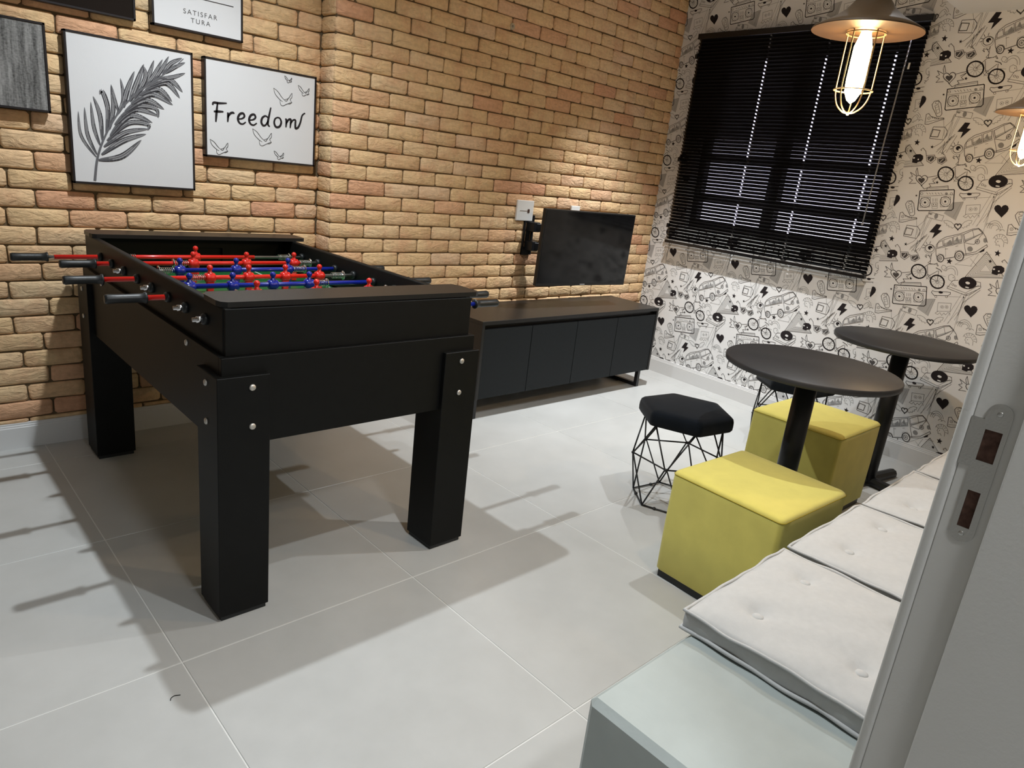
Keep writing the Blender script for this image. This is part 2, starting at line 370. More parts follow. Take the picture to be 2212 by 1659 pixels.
# printed doodles: flat ink shapes lying on the paper
DOODLE = """L0 5 1|-88,37 67,57 71,54 89,-33 83,-42 -69,-60 -75,-55
L1 2 0|-80,10 73,33
L1 3 1|-24,-15 -23,-22 -25,-29 -29,-35 -35,-39 -42,-41 -50,-41 -58,-38 -65,-33 -70,-27 -74,-19 -74,-12 -73,-5 -69,1 -63,5 -55,7 -47,6 -39,4 -33,-1 -27,-7
L2 2 1|-33,-15 -32,-22 -35,-28 -41,-32 -48,-33 -56,-30 -62,-25 -65,-19 -65,-12 -62,-6 -56,-2 -49,-1 -42,-4 -36,-9
F0 0 1|-43,-16 -44,-20 -47,-22 -52,-21 -54,-18 -54,-14 -50,-12 -46,-13
L1 3 1|68,-1 69,-8 67,-15 63,-21 58,-25 51,-27 43,-26 35,-24 29,-19 23,-13 20,-5 20,2 21,9 25,15 31,18 38,20 45,20 53,17 60,12 65,6
L2 2 1|60,-2 60,-8 57,-14 52,-18 45,-18 38,-16 32,-11 29,-5 28,2 31,8 37,11 44,12 51,10 56,5
F0 0 1|49,-3 49,-6 46,-8 41,-7 39,-4 40,0 43,2 47,1
L1 2 1|-66,-43 -72,3 -30,10 -22,-36
L1 2 1|29,-31 21,15 63,21 71,-24
L1 2 1|-70,25 -71,21 -75,19 -79,20 -82,24 -81,28 -77,30 -73,29
L1 2 1|67,37 66,33 63,31 58,33 56,36 56,40 60,42 64,41
L1 2 0|-54,31 -45,24
L1 2 0|-41,32 -33,25
L1 2 0|-29,33 -21,26
L1 2 0|-14,35 -6,27
L1 2 0|0,36 8,29
L1 2 0|12,37 21,30
F2 0 1|46,36 45,31 40,29 35,30 32,35 33,39 37,41 42,40
L1 2 1|-16,-17 10,-13 13,-27 -12,-31
F0 0 1|-4,-22 -5,-25 -7,-25 -9,-23 -9,-20 -6,-20
F0 0 1|7,-21 7,-23 4,-24 2,-21 3,-19 5,-19
L1 2 0|-16,6 -12,-9
L1 2 0|-6,7 -2,-8
L1 2 0|2,8 6,-7
L2 2 1|-11,-35 15,-31 16,-40 -8,-44
L1 3 0|-57,42 -57,56 37,72 42,55
L1 2 0|-56,50 36,65
L0 8 1|47,129 48,120 47,112 43,104 37,98 30,94 21,92 12,93 2,96 -7,100 -14,107 -20,115 -24,124 -25,133 -24,141 -20,149 -14,155 -6,159 3,161 12,160 22,157 30,152 38,146 43,138
L1 2 1|20,127 19,122 16,119 11,119 7,122 4,126 4,131 7,134 12,134 17,131
L2 1.6 0|21,125 46,123
L2 1.6 0|20,121 41,106
L2 1.6 0|16,118 28,96
L2 1.6 0|11,118 9,96
L2 1.6 0|6,121 -9,105
L2 1.6 0|3,125 -21,121
L2 1.6 0|3,130 -22,139
L2 1.6 0|6,134 -12,153
L2 1.6 0|10,135 5,158
L2 1.6 0|15,134 24,153
L2 1.6 0|19,130 39,140
L0 8 1|144,94 145,85 144,77 141,70 136,65 129,61 121,59 112,59 103,62 95,66 88,73 83,80 79,88 78,97 79,105 83,112 88,117 95,121 103,123 112,122 121,120 129,115 136,109 141,102
L1 2 1|119,92 119,87 116,84 112,84 107,86 104,90 105,95 108,98 112,98 117,96
L2 1.6 0|121,90 143,87
L2 1.6 0|119,86 139,72
L2 1.6 0|116,83 127,63
L2 1.6 0|111,83 109,62
L2 1.6 0|107,85 93,71
L2 1.6 0|104,90 82,86
L2 1.6 0|103,94 81,103
L2 1.6 0|106,98 90,116
L2 1.6 0|110,99 106,121
L2 1.6 0|115,98 123,116
L2 1.6 0|119,95 137,104
L1 3 0|12,126 42,163 54,174
L1 3 0|54,174 78,175 86,182 96,169
L1 3 0|54,174 52,197 36,216
L1 3 0|45,161 57,121 64,108 112,91
L1 2 1|74,108 74,103 71,99 67,97 61,98 56,102 53,107 53,112 56,116 61,118 66,117 71,114
L1 3 0|65,112 99,144
L1 3 0|104,146 112,91
L1 4 0|88,158 112,150 119,142
L1 2 0|57,93 64,108
L2 2 0|119,125 143,122
L1 4 1|-96,101 -96,104 -93,111 -85,114 -74,110 -68,101 -69,90 -76,80 -83,71 -86,64 -86,62 -88,64 -94,70 -106,78 -117,87 -124,97 -123,107 -115,112 -105,110 -98,104
F1 0 1|-95,94 -96,96 -94,100 -89,102 -83,99 -79,94 -80,88 -84,82 -88,77 -89,73 -89,71 -90,73 -94,76 -101,81 -108,86 -112,92 -111,97 -106,100 -100,99 -96,96
L1 3 0|-124,108 -158,124 -143,105 -157,96 -138,87 -150,69 -117,73
L1 3 0|-125,112 -133,130 -131,148 -117,115
L1 3 0|-68,106 -23,117
L1 3 0|-46,97 -20,111 -40,90 -26,80 -54,75 -42,63 -70,48 -90,64
L1 3 1|99,34 101,43 114,41 169,50 186,50 187,42 178,32 115,21
F0 0 1|152,43 151,39 146,37 140,36 134,38 131,41 132,45 136,48 143,48 149,47
L1 2 1|130,17 130,14 126,12 122,13 120,16 120,20 124,22 128,20
L1 2 1|178,26 178,23 174,21 170,22 168,25 168,29 172,31 176,30
L1 2.5 0|164,68 181,110 204,116
L1 2.5 0|164,68 261,49 279,63 310,100 302,123 284,124
L1 2 0|161,79 252,61 298,108
F0 0 1|287,117 288,109 286,101 281,93 273,87 264,83 252,81 241,81 229,84 220,89 212,96 208,104 207,112 209,120 214,128 222,134 232,138 244,140 255,139 266,136 275,131 283,125
F3 0 1|259,111 258,108 255,105 250,104 245,105 241,107 238,110 239,113 242,116 247,117 252,116 257,114
F0 0 1|251,111 251,109 248,109 246,110 247,112 250,113
F3 0 1|261,89 259,86 252,86 245,87 242,89 245,92 251,92 258,91
L1 2 1|191,91 190,87 187,86 183,87 181,90 181,93 185,95 188,94
L1 2 1|203,86 203,83 200,82 196,83 194,86 194,89 197,90 201,89
L1 3 0|306,106 284,100 274,89
L1 2 1|-18,-59 56,-72 54,-98 -18,-88
F2 0 1|30,-79 29,-86 25,-90 20,-91 16,-88 13,-83 12,-76 13,-69 17,-65 21,-64 26,-67 29,-72
L2 2 0|-10,-66 3,-69
F2 0 1|-17,-64 0,-66 -3,-75 -16,-72
F4 0 1|52,-60 77,-6 126,4 114,-87
L2 2 0|77,-6 126,4 114,-87
L2 2 0|116,-4 100,-74
L2 2.5 1|143,-11 203,-2 209,-42 150,-54
L2 2 1|174,-27 174,-32 171,-35 167,-35 162,-33 159,-29 160,-24 163,-21 167,-21 172,-23
L2 2 1|194,-23 194,-27 191,-31 187,-31 182,-29 180,-24 180,-20 183,-17 187,-16 192,-19
F1 0 1|169,-28 169,-30 166,-31 164,-28 165,-26 167,-26
F1 0 1|190,-23 189,-26 186,-26 185,-24 185,-22 188,-21
L2 2.5 0|155,-53 143,-65 157,-70 164,-58 176,-70 183,-56 193,-64 200,-49 211,-53 212,-62
L1 3 1|-156,-81 -145,-76 -132,-89 -104,-98 -69,-96 -66,-102 -104,-115 -132,-127 -150,-127
L1 2 0|-147,-118 -106,-107 -68,-99
L1 2 1|-132,-97 -132,-101 -134,-104 -138,-105 -142,-103 -145,-99 -144,-95 -142,-92 -138,-92 -134,-94
F1 0 1|-136,-98 -137,-100 -139,-100 -140,-98 -139,-97 -138,-96
L1 3 0|-127,-91 -121,-98
L1 3 0|-117,-93 -111,-99
L1 3 0|-107,-94 -102,-100
L1 3 0|-97,-96 -92,-101
L1 3 1|-141,-34 -134,-19 -116,-14 -101,-28 -90,-56 -83,-79 -88,-89 -103,-90 -119,-68 -133,-50
L1 2 1|-126,-40 -111,-34 -94,-70 -107,-77
L2 2 0|-121,-49 -106,-43
L2 2 0|-116,-61 -102,-54
L1 2 1|-111,-24 -111,-28 -115,-31 -120,-31 -125,-30 -128,-26 -127,-22 -123,-19 -118,-19 -113,-20
L1 3 1|-106,-139 -52,-139 -36,-157 -35,-176 -43,-199 -109,-194 -111,-174
L1 4 1|-104,-151 -70,-155 -73,-186 -107,-185
L2 2 0|-54,-140 -49,-198
L2 2 0|-53,-138 -30,-110
L2 2 0|-57,-138 -71,-97
L2 2 0|-49,-152 -46,-180
F0 0 1|33,-115 57,-117 48,-142 68,-144 31,-190 35,-159 10,-159
L1 6 1|131,-110 131,-108 133,-104 137,-102 143,-104 147,-109 146,-115 143,-121 139,-126 137,-130 137,-132 136,-130 133,-127 127,-123 120,-118 116,-112 117,-107 121,-104 127,-104 130,-108
L2 2.5 0|147,-106 156,-90 171,-80 187,-80 186,-92 178,-95 181,-104 171,-105 173,-113 162,-113 160,-120 151,-117
L2 2.5 0|115,-110 97,-97 77,-92 62,-95 69,-106 79,-107 81,-116 91,-115 93,-123 104,-121 110,-127 116,-121
L1 3 0|62,-235 60,-214 68,-194 91,-173 154,-147 200,-119 225,-112 243,-123 266,-148 280,-173
L1 3 0|62,-235 71,-265 83,-285
L1 2.5 0|65,-235 173,-190
L1 2.5 0|161,-148 186,-200 205,-244
L1 2.5 1|64,-205 82,-191 92,-218 67,-229
L1 2.5 1|87,-187 122,-169 131,-203 96,-217
L1 2.5 1|127,-166 158,-151 169,-186 135,-201
F4 0 1|93,-204 127,-185 131,-203 96,-217
F4 0 1|131,-185 165,-171 169,-186 135,-201
F2 0 1|105,-198 116,-182 129,-201 108,-209
F2 0 1|138,-184 143,-162 160,-190
L1 3 1|168,-149 202,-124 226,-115 247,-131 217,-158 184,-183
F4 0 1|179,-173 247,-131 217,-158 184,-183
L1 2 0|202,-124 217,-158
L1 2.5 0|182,-187 209,-190 226,-190 248,-134
L1 3 1|246,-173 246,-178 244,-183 239,-185 234,-184 229,-181 227,-176 227,-171 229,-166 234,-164 239,-165 243,-168
F2 0 1|241,-174 241,-178 238,-180 234,-179 232,-175 232,-171 235,-169 239,-170
F2 0 1|227,-212 227,-218 224,-224 218,-226 211,-225 206,-221 202,-215 202,-209 205,-204 211,-201 218,-202 223,-206
F2 0 1|276,-163 276,-170 273,-175 268,-175 263,-172 260,-165 259,-158 262,-154 267,-153 272,-157
L1 3 1|192,-244 243,-223 280,-183 286,-192 248,-232 195,-249
F0 0 1|256,-224 267,-209 277,-202 277,-215 264,-223
L1 5 1|196,-251 197,-259 196,-266 192,-272 186,-276 180,-277 173,-275 166,-271 161,-265 158,-257 157,-249 158,-242 162,-236 168,-232 174,-231 181,-233 188,-237 193,-243
L1 3 1|185,-253 186,-259 183,-264 178,-266 173,-265 168,-262 165,-256 164,-250 167,-245 172,-243 177,-243 182,-247
F2 0 1|180,-253 180,-258 177,-260 172,-259 170,-255 170,-251 173,-248 178,-250
L1 5 1|110,-276 111,-282 110,-288 107,-293 103,-296 97,-296 92,-295 87,-292 83,-287 80,-281 79,-275 81,-269 84,-265 88,-262 93,-261 99,-262 104,-266 108,-271
L1 3 1|101,-278 101,-283 99,-286 96,-288 91,-288 87,-285 85,-280 85,-276 87,-272 91,-270 95,-271 99,-273
F2 0 1|97,-278 97,-282 94,-284 91,-283 89,-280 89,-276 92,-275 95,-275
F2 0 1|180,-234 193,-241 200,-259 193,-272 194,-253
L1 4 0|113,-278 159,-262
L2 2 0|105,-224 117,-267
L2 2 0|75,-269 83,-257 104,-260 114,-275
L2 2 0|155,-261 154,-233 176,-225 194,-239
L1 2 0|105,-231 117,-227
L1 2 0|148,-211 158,-207
L1 3 1|53,-235 54,-241 52,-246 49,-251 44,-255 38,-256 31,-257 25,-255 19,-251 15,-247 13,-241 12,-235 13,-229 17,-225 22,-221 28,-219 34,-219 41,-221 46,-225 51,-229
L2 2 1|59,-238 60,-245 58,-252 54,-258 48,-262 40,-265 32,-265 24,-263 17,-258 11,-252 8,-245 7,-238 9,-231 14,-225 20,-221 28,-218 36,-218 44,-221 51,-225 56,-231
F0 0 1|45,-233 45,-239 42,-243 37,-245 31,-244 27,-241 24,-236 24,-231 27,-227 32,-225 37,-225 42,-228
F3 0 1|45,-239 44,-243 40,-243 37,-240 38,-237 42,-236
L1 3 0|9,-228 -1,-225
L1 3 0|15,-219 8,-209
L1 3 0|27,-215 28,-204
L1 3 0|9,-238 -2,-241
F1 0 1|-97,-281 -68,-277 -61,-290 -73,-306 -90,-299
L1 3 1|-103,-277 -65,-272 -54,-293 -72,-313 -94,-303
F1 0 1|-43,-291 -15,-281 -6,-294 -20,-309 -36,-305
L1 3 1|-48,-288 -13,-277 -1,-296 -19,-314 -39,-309
L1 3 0|-62,-282 -50,-284
L1 3 0|-103,-277 -111,-256 -128,-241 -137,-250 -132,-255
L3 3 0|-84,-299 -74,-282
L3 3 0|-29,-303 -19,-288
F0 0 1|-166,-294 -165,-280 -152,-273 -133,-271 -118,-279 -114,-294 -120,-306 -136,-310 -139,-317 -156,-315 -163,-314
F3 0 1|-154,-291 -155,-294 -158,-296 -161,-295 -164,-292 -163,-289 -160,-287 -156,-288
F3 0 1|-133,-297 -133,-299 -136,-301 -139,-300 -140,-298 -140,-295 -137,-294 -134,-294
F0 0 1|139,-271 143,-281 154,-282 146,-289 150,-300 140,-293 132,-299 134,-288 125,-281 136,-281
F0 0 1|-87,-224 -85,-231 -78,-232 -83,-235 -81,-242 -86,-238 -92,-241 -90,-235 -96,-230 -89,-231
F0 0 1|-18,93 -15,87 -9,86 -14,83 -12,77 -17,81 -22,78 -21,84 -26,88 -20,88
F0 0 1|-99,19 -98,15 -93,14 -96,12 -95,7 -99,10 -103,8 -102,12 -105,15 -101,15
F0 0 1|335,-199 339,-210 350,-212 342,-218 346,-230 337,-223 328,-229 330,-218 321,-210 332,-210
F0 0 1|315,-248 318,-255 324,-255 320,-259 322,-266 316,-262 311,-265 312,-259 307,-254 313,-254
F0 0 1|249,44 251,40 254,39 252,37 253,34 250,36 247,35 248,38 245,41 248,40
F0 0 1|295,-8 294,-4 298,4 307,8 318,4 325,-7 324,-20 318,-32 311,-43 307,-51 307,-54 306,-51 298,-44 286,-35 273,-25 265,-13 266,-2 275,5 285,3 293,-4
L2 2.5 0|261,-106 261,-98 262,-90 264,-83 267,-77 272,-73 277,-70 283,-68 290,-68 296,-70 303,-73 309,-78 315,-83 319,-90 323,-98
L2 2.5 0|270,-106 269,-99 270,-93 273,-87 276,-83 281,-80 286,-78 292,-79 298,-80 303,-84 308,-88 313,-94 316,-100
L2 2.5 0|277,-107 277,-102 278,-98 279,-94 282,-91 285,-89 289,-88 293,-88 297,-89 301,-91 304,-94 307,-98 309,-103
L2 2.5 0|254,-93 253,-90 254,-88 256,-86 258,-84 261,-84 264,-84 267,-84 270,-86 272,-88 273,-90
L2 2.5 0|264,-94 264,-91 265,-89 266,-87 269,-85 271,-85 275,-85 277,-85 280,-87 282,-89 283,-91
L2 2.5 0|302,-113 302,-111 303,-109 304,-107 307,-105 309,-105 312,-105 315,-105 318,-107 320,-109 321,-111
L2 2.5 0|316,-114 316,-111 317,-109 318,-107 321,-106 323,-105 326,-105 329,-106 332,-107 334,-109 335,-111
L2 2.5 0|314,-150 310,-166 317,-170 318,-179 331,-177 336,-185
L2 2.5 0|314,-150 333,-147 347,-161 351,-183
L2 2.5 0|312,-153 301,-144
L2 2.5 0|316,-145 309,-133
L2 2.5 0|323,-141 321,-128
L2 2.5 0|331,-141 335,-129
L2 2.5 0|340,-144 348,-136
L2 2.5 0|346,-152 358,-149
L2 2.5 0|350,-161 362,-164
L2 2.5 0|299,-151 301,-143 305,-136 311,-131 318,-128 325,-127 333,-128 341,-131 348,-136 355,-143 359,-150 362,-158 363,-167
F1 0 1|324,-161 323,-163 321,-164 320,-162 320,-160 322,-160
L1 3 1|289,-216 396,-325 229,-350
L2 2 1|291,-226 386,-321 239,-344
L2 2 1|293,-236 375,-318 248,-337
L2 2 1|295,-245 364,-315 257,-331
L2 2 1|297,-255 353,-312 266,-325
L2 2 1|299,-265 342,-308 275,-318
L2 2 1|301,-274 331,-305 284,-312
L2 2.5 0|128,-332 131,-325 135,-319 140,-314 145,-310 151,-308 158,-307 165,-308 171,-310 177,-314 182,-319 187,-326 190,-333 192,-340 193,-348
L2 2.5 0|138,-336 140,-330 144,-325 148,-322 153,-319 158,-318 163,-319 169,-321 173,-325 177,-329 180,-335 182,-341 183,-347
L2 2.5 1|111,-321 115,-310 126,-311 138,-321 135,-336 119,-332
L2 2.5 1|157,-366 156,-354 167,-347 182,-354 189,-370 177,-381 162,-377
F1 0 1|180,-362 180,-364 177,-364 176,-362 176,-360 178,-360
L2 1.8 0|-17,-62 -34,-184
L2 1.8 0|-22,-79 -42,-197
L2 1.8 0|-2,-86 -23,-187
L2 1.8 0|5,-88 -16,-181
L2 1.8 0|-22,-115 -22,-201
L2 1.8 0|252,61 215,-104
L2 1.8 0|237,57 195,-100
L2 1.8 0|277,69 238,-81
L2 1.8 0|249,-10 253,-100
L2 1.8 0|245,-24 250,-141
L2 1.8 0|211,-105 242,-38
L2 1.8 0|258,-231 238,-295
L2 1.8 0|239,-239 169,-297
L2 1.8 0|169,-297 246,-293
L2 1.8 0|228,-259 266,-290
L2 1.8 0|270,-229 311,-227
L2 1.8 0|175,27 238,37
L1 2.2 0|3,-171 -59,-248
L1 2.2 0|2,-179 -61,-258
L1 2.2 0|-9,-180 -34,-252
L1 2.2 0|-14,-186 -50,-265
L1 2.2 0|13,-177 -14,-258
L1 2.2 0|-35,-206 -32,-261
L1 2.2 0|311,87 253,11
L1 2.2 0|308,94 254,52
L1 2.2 0|-25,-77 -30,-111
L1 2.2 0|259,61 247,-55
L1 2.2 0|251,34 250,-37
L1 2.2 0|-34,-252 -20,-269
L1 2.2 0|-35,-267 -17,-244
L1 2.2 0|-43,-256 -14,-273
L1 2 0|-79,-235 -53,-215 -43,-199
L1 2.5 0|20,-278 31,-286 23,-272 47,-276 50,-263 52,-297 44,-310 57,-315 83,-309 94,-319"""
shapes = []
for ln in DOODLE.strip().split('\n'):
    h, p = ln.split('|'); a, wd, cl = h.split()
    shapes.append((a[0], int(a[1]), float(wd)*.00085, int(cl), [tuple(float(q)/1000 for q in s.split(',')) for s in p.split()]))
def clip_poly(P, axis, val, keep_gt):
    out = []
    for i in range(len(P)):
        a, b = P[i], P[(i+1) % len(P)]
        ia = (a[axis] > val) == keep_gt; ib = (b[axis] > val) == keep_gt
        if ia: out.append(a)
        if ia != ib:
            t = (val-a[axis])/(b[axis]-a[axis]); out.append((a[0]+(b[0]-a[0])*t, a[1]+(b[1]-a[1])*t))
    return out
def ink(bounds, centres, buf):
    ua, ub, za, zb = bounds
    for uc, zc in centres:
        for kind, tone, wd, cl, pts in shapes:
            P = [(uc-p, zc+q) for p, q in pts]
            polys = []
            if kind == 'F': polys = [P]
            else:
                n = len(P)
                for i in range(n if cl else n-1):
                    a, b = P[i], P[(i+1) % n]; dx, dz = b[0]-a[0], b[1]-a[1]; l = math.hypot(dx, dz)
                    if l < 1e-6: continue
                    ex, ez = dx/l*wd*.3, dz/l*wd*.3; nx, nz = -dz/l*wd/2, dx/l*wd/2
                    polys.append([(a[0]-ex+nx,a[1]-ez+nz),(b[0]+ex+nx,b[1]+ez+nz),(b[0]+ex-nx,b[1]+ez-nz),(a[0]-ex-nx,a[1]-ez-nz)])
            for Q in polys:
                mu = sum(q[0] for q in Q)/len(Q); mz = sum(q[1] for q in Q)/len(Q)
                if UO0 < mu < UO1 and ZO0 < mz < ZO1: continue
                for ax, v, gt in ((0,ua,True),(0,ub,False),(1,za,True),(1,zb,False)):
                    if Q: Q = clip_poly(Q, ax, v, gt)
                if len(Q) > 2: buf.append((tone, kind, Q))
buf = []
ZP, PZ, PU = .386, .4865, .50
zc_ = [ZP+PZ*k for k in range(-1, 5)]
ink((-.123, 1.50, .10, ZC), [(.046+PU*k, z) for k in range(-1, 4) for z in zc_], buf)
ink((-1.4, -.123, .10, ZC), [(-.3226-PU*k, z) for k in range(-1, 3) for z in zc_], buf)
vs, fs, mi = [], [], []
for tone, kind, Q in buf:
    n = {4:.0004, 2:.0006, 1:.0008, 0:.0010, 3:.0013}[tone]
    b = len(vs); vs += [tuple(wp(u, n, z)) for u, z in Q]
    fs.append(tuple(range(b, b+len(Q)))); mi.append(tone)
me = D.meshes.new('printed_doodles'); me.from_pydata(vs, [], fs)
for q in INK: me.materials.append(q)
me.polygons.foreach_set('material_index', mi)
o = link(D.objects.new('printed_doodles', me), wr2); o['kind'] = 'stuff'

# ---- baseboards
def skirting(name, M, a, b):
    # local: x = out of the wall, y = along
    m = MB(); prof = [(0,0),(.013,0),(.013,.086),(.011,.089),(.011,.094),(.009,.097),(.009,.1035),(.006,.105),(0,.105)]
    n = len(prof); vs = [M @ Vector((x,a,z)) for x,z in prof]+[M @ Vector((x,b,z)) for x,z in prof]
    m._new(vs, [tuple(range(n)), tuple(range(2*n-1,n-1,-1))]+[(i,(i+1)%n,n+(i+1)%n,n+i) for i in range(n)])
    return struct(m.build(name, M_SKIRT))
def side_matrix(x, y, ang):   # local x -> direction ang, local y -> ang+90
    return Matrix.Translation((x,y,0)) @ Matrix.Rotation(ang,4,'Z')
skirting('baseboard_right', WM, -1.4, 1.475)
skirting('baseboard_recess', side_matrix(0, YL+.004, -PI/2), -.94, XC-.0)
skirting('baseboard_return', side_matrix(XC+.004, 0, PI), -YL, -YR+.002)
skirting('baseboard_back', side_matrix(0, YR+.004, -PI/2), XC-.012, 3.70)

# ---- other walls
struct(MB().box(-1.1,-.95,YF-.13,1.75,0,ZC).build('wall_left', M_GREYW))
m = MB(); m.box(.435,3.85,YF-.168,YF,0,ZC); m.box(-1.75,-.60,YF-.135,YF,0,ZC); m.box(-.60,.435,YF-.135,YF,2.13,ZC)
struct(m.build('wall_front', M_GREYW))
m = MB(); m.box(-1.75,-1.65,-3.35,YF-.135,0,ZC); m.box(1.3,1.4,-3.35,YF-.135,0,ZC); m.box(-1.75,1.4,-3.45,-3.35,0,ZC)
struct(m.build('wall_hallway', M_WHITE))

# ---- door frame with strike plate
dr = struct(MB().box(.4115,.437,YF-.170,YF-.011,0,2.13,bev=.001).build('door_1', M_DOOR))
MB().box(.4095,.440,YF-.011,YF+.002,0,2.145,bev=.004,seg=3).build('jamb_edge', M_DOOR, dr)
MB().box(.398,.4125,YF-.170,YF-.058,0,2.115,bev=.002,seg=2).build('door_stop', M_DOOR, dr)
MB().box(-.60,-.575,YF-.138,YF+.002,0,2.13,bev=.002).build('hinge_jamb', M_DOOR, dr)
MB().box(-.60,.437,YF-.138,YF+.002,2.10,2.145,bev=.002).build('head_jamb', M_DOOR, dr)
pl = MB()
def pr(poly):   # (y,z) polygon into a thin plate, facing -x
    n = len(poly); vs = [(.4100,y,z) for y,z in poly]+[(.4117,y,z) for y,z in poly]
    pl._new(vs, [tuple(range(n)), tuple(range(2*n-1,n-1,-1))]+[(i,(i+1)%n,n+(i+1)%n,n+i) for i in range(n)])
yc, rr, zt, zb = -1.4003, .0125, 1.0665, .9245
pr([(yc+rr*math.cos(a), zt+rr*math.sin(a)) for a in [PI*i/14 for i in range(15)]]+[(yc-rr,1.0477),(yc+rr,1.0477)])
pr([(yc-rr*math.cos(a), zb-rr*math.sin(a)) for a in [PI*i/14 for i in range(15)]]+[(yc+rr,.930),(yc-rr,.930)])
for y0,y1,z0,z1 in ((yc-rr,-1.4081,1.011,1.0477),(-1.3912,yc+rr,1.011,1.0477),(yc-rr,yc+rr,.975,1.011),(yc-rr,-1.4062,.930,.975),(-1.3936,yc+rr,.930,.975),(yc+rr,-1.3755,1.0012,1.0585)):
    pr([(y0,z0),(y1,z0),(y1,z1),(y0,z1)])
po = pl.build('strike_plate', M_STEEL, dr)
m = MB(); m.quad((.4112,-1.409,1.010),(.4112,-1.390,1.010),(.4112,-1.390,1.049),(.4112,-1.409,1.049)); m.build('latch_hole_shade', M_HOLESHADE, po)  # flat dark sheets painted as the shade in both plate holes
m = MB(); m.quad((.4112,-1.407,.929),(.4112,-1.392,.929),(.4112,-1.392,.976),(.4112,-1.407,.976)); m.build('bolt_hole_shade', M_HOLESHADE, po)
for z in (1.0675, .9222):
    MB().lathe([(.0001,-.0004),(.0022,-.0004),(.0036,.0006)], 14, (.4098,yc,z), axis='x').build('screw', M_STEEL, po)

# ---- window behind the blind
wn = thing('window_1', 'dark aluminium window behind the blind', 'window'); del wn['label']; del wn['category']; struct(wn)
m = MB()
for u0,u1,z0,z1 in ((UO0,UO0+.05,ZO0,ZO1),(UO1-.05,UO1,ZO0,ZO1),(UO0,UO1,ZO0,ZO0+.05),(UO0,UO1,ZO1-.05,ZO1)): m.box(-.10,-.05,u0,u1,z0,z1,M=WM)
m.build('window_frame', M_ALU, wn)
MB().box(-.10,-.045,.585,.665,ZO0,ZO1,M=WM).build('mullion', M_ALU, wn)
for z in (1.24, 1.485): MB().box(-.09,-.05,UO0+.04,UO1-.04,z-.022,z+.022,M=WM).build('glazing_bar', M_ALU, wn)
for u0,u1 in ((UO0+.04,.59),(.66,UO1-.04)):
    for z0,z1 in ((ZO0+.04,1.22),(1.26,1.465),(1.505,ZO1-.04)):
        MB().box(-.074,-.070,u0,u1,z0,z1,M=WM).build('pane', M_GLASS, wn)
# ================================================================== THINGS
def B(m, name, mats, root, parent=None):
    """build world-coordinate geometry as a part of root"""
    inv = root.matrix_basis.inverted()
    bmesh.ops.transform(m.bm, matrix=inv, verts=m.bm.verts[:])
    return m.build(name, mats, parent or root)
def catmull(P, n=6, closed=False):
    P = [Vector(p) for p in P]; out = []; N = len(P)
    for i in range(N if closed else N-1):
        g = (lambda k: P[k % N]) if closed else (lambda k: P[max(0, min(N-1, k))])
        a, b, c, d = g(i-1), g(i), g(i+1), g(i+2)
        for j in range(n):
            t = j/n; out.append(.5*((2*b)+(c-a)*t+(2*a-5*b+4*c-d)*t*t+(3*b-a-3*c+d)*t*t*t))
    if not closed: out.append(P[-1])
    return out

# ---- foosball table
X0, X1, Y0, Y1 = .132, .975, .100, 1.475
ft = thing('foosball_table', 'black foosball table with red and blue players in front of the brick wall', 'foosball table', ((X0+X1)/2,(Y0+Y1)/2,0))
LW = .137
for lx in (X0, X1-LW):
    for ly in (Y0, Y1-LW):
        lg = B(MB().box(lx,lx+LW,ly,ly+LW,.014,.698,bev=.0015), 'leg', M_BLACK, ft)
        B(MB().box(lx+.006,lx+LW-.006,ly+.006,ly+LW-.006,0,.0145), 'foot_pad', M_RUBBER, ft, lg)
bolt = MB().lathe([(.0088,0),(.0088,-.0025),(.0070,-.0045),(.0001,-.0052)], 16, axis='y').mesh('bolt', M_BOLT)
def add_bolt(p, rz=0):
    o = link(D.objects.new('bolt', bolt), ft); o.location = ft.matrix_basis.inverted() @ Vector(p); o.rotation_euler = (0,0,rz)
for x in (.221, .903):
    for z in (.667, .561): add_bolt((x, Y0, z))
for y in (.171, Y1-.07):
    for z in (.670, .566): add_bolt((X0, y, z), -PI/2)
for y in (.356, 1.2): add_bolt((.150, y, .742-.016), -PI/2)
# skirt frame
B(MB().box(.150,.962,.117,.135,.506,.744,bev=.001), 'skirt_panel', M_BLACK, ft)
B(MB().box(.150,.962,1.442,1.460,.506,.744,bev=.001), 'skirt_panel', M_BLACK, ft)
B(MB().box(.150,.168,.135,1.442,.506,.744,bev=.001), 'skirt_panel', M_BLACK, ft)
B(MB().box(.944,.962,.135,1.442,.506,.744,bev=.001), 'skirt_panel', M_BLACK, ft)
# upper box
xa, xb, ya, yb = .163, .951, .138, 1.455
B(MB().box(xa,xa+.024,ya,yb,.740,.866,bev=.006,seg=3), 'side_panel', M_BLACK, ft)
B(MB().box(xb-.024,xb,ya,yb,.740,.866,bev=.006,seg=3), 'side_panel', M_BLACK, ft)
B(MB().box(xa+.003,xb-.003,ya-.006,ya+.014,.744,.864,bev=.001), 'end_panel', M_BLACK, ft)
gm = MB(); gy0, gy1 = yb-.016, yb
gm.box(xa+.024,.45,gy0,gy1,.735,.864); gm.box(.665,xb-.024,gy0,gy1,.735,.864); gm.box(.45,.665,gy0,gy1,.82,.864); gm.box(.45,.665,gy1-.002,gy1+.012,.735,.82)
B(gm, 'end_panel', M_BLACK, ft)
for y0, y1, nm in ((.140,.277,0),(1.338,1.470,1)):
    poly = [(.158,y0+.03),(.163,y0+.010),(.176,y0),(.972,y0),(.984,y0+.006),(.990,y0+.02),(.990,y1-.03),(.975,y1),(.172,y1),(.158,y1-.03)]
    B(MB().prism(poly,.866,.880), 'end_cap', M_BLACKTOP, ft)
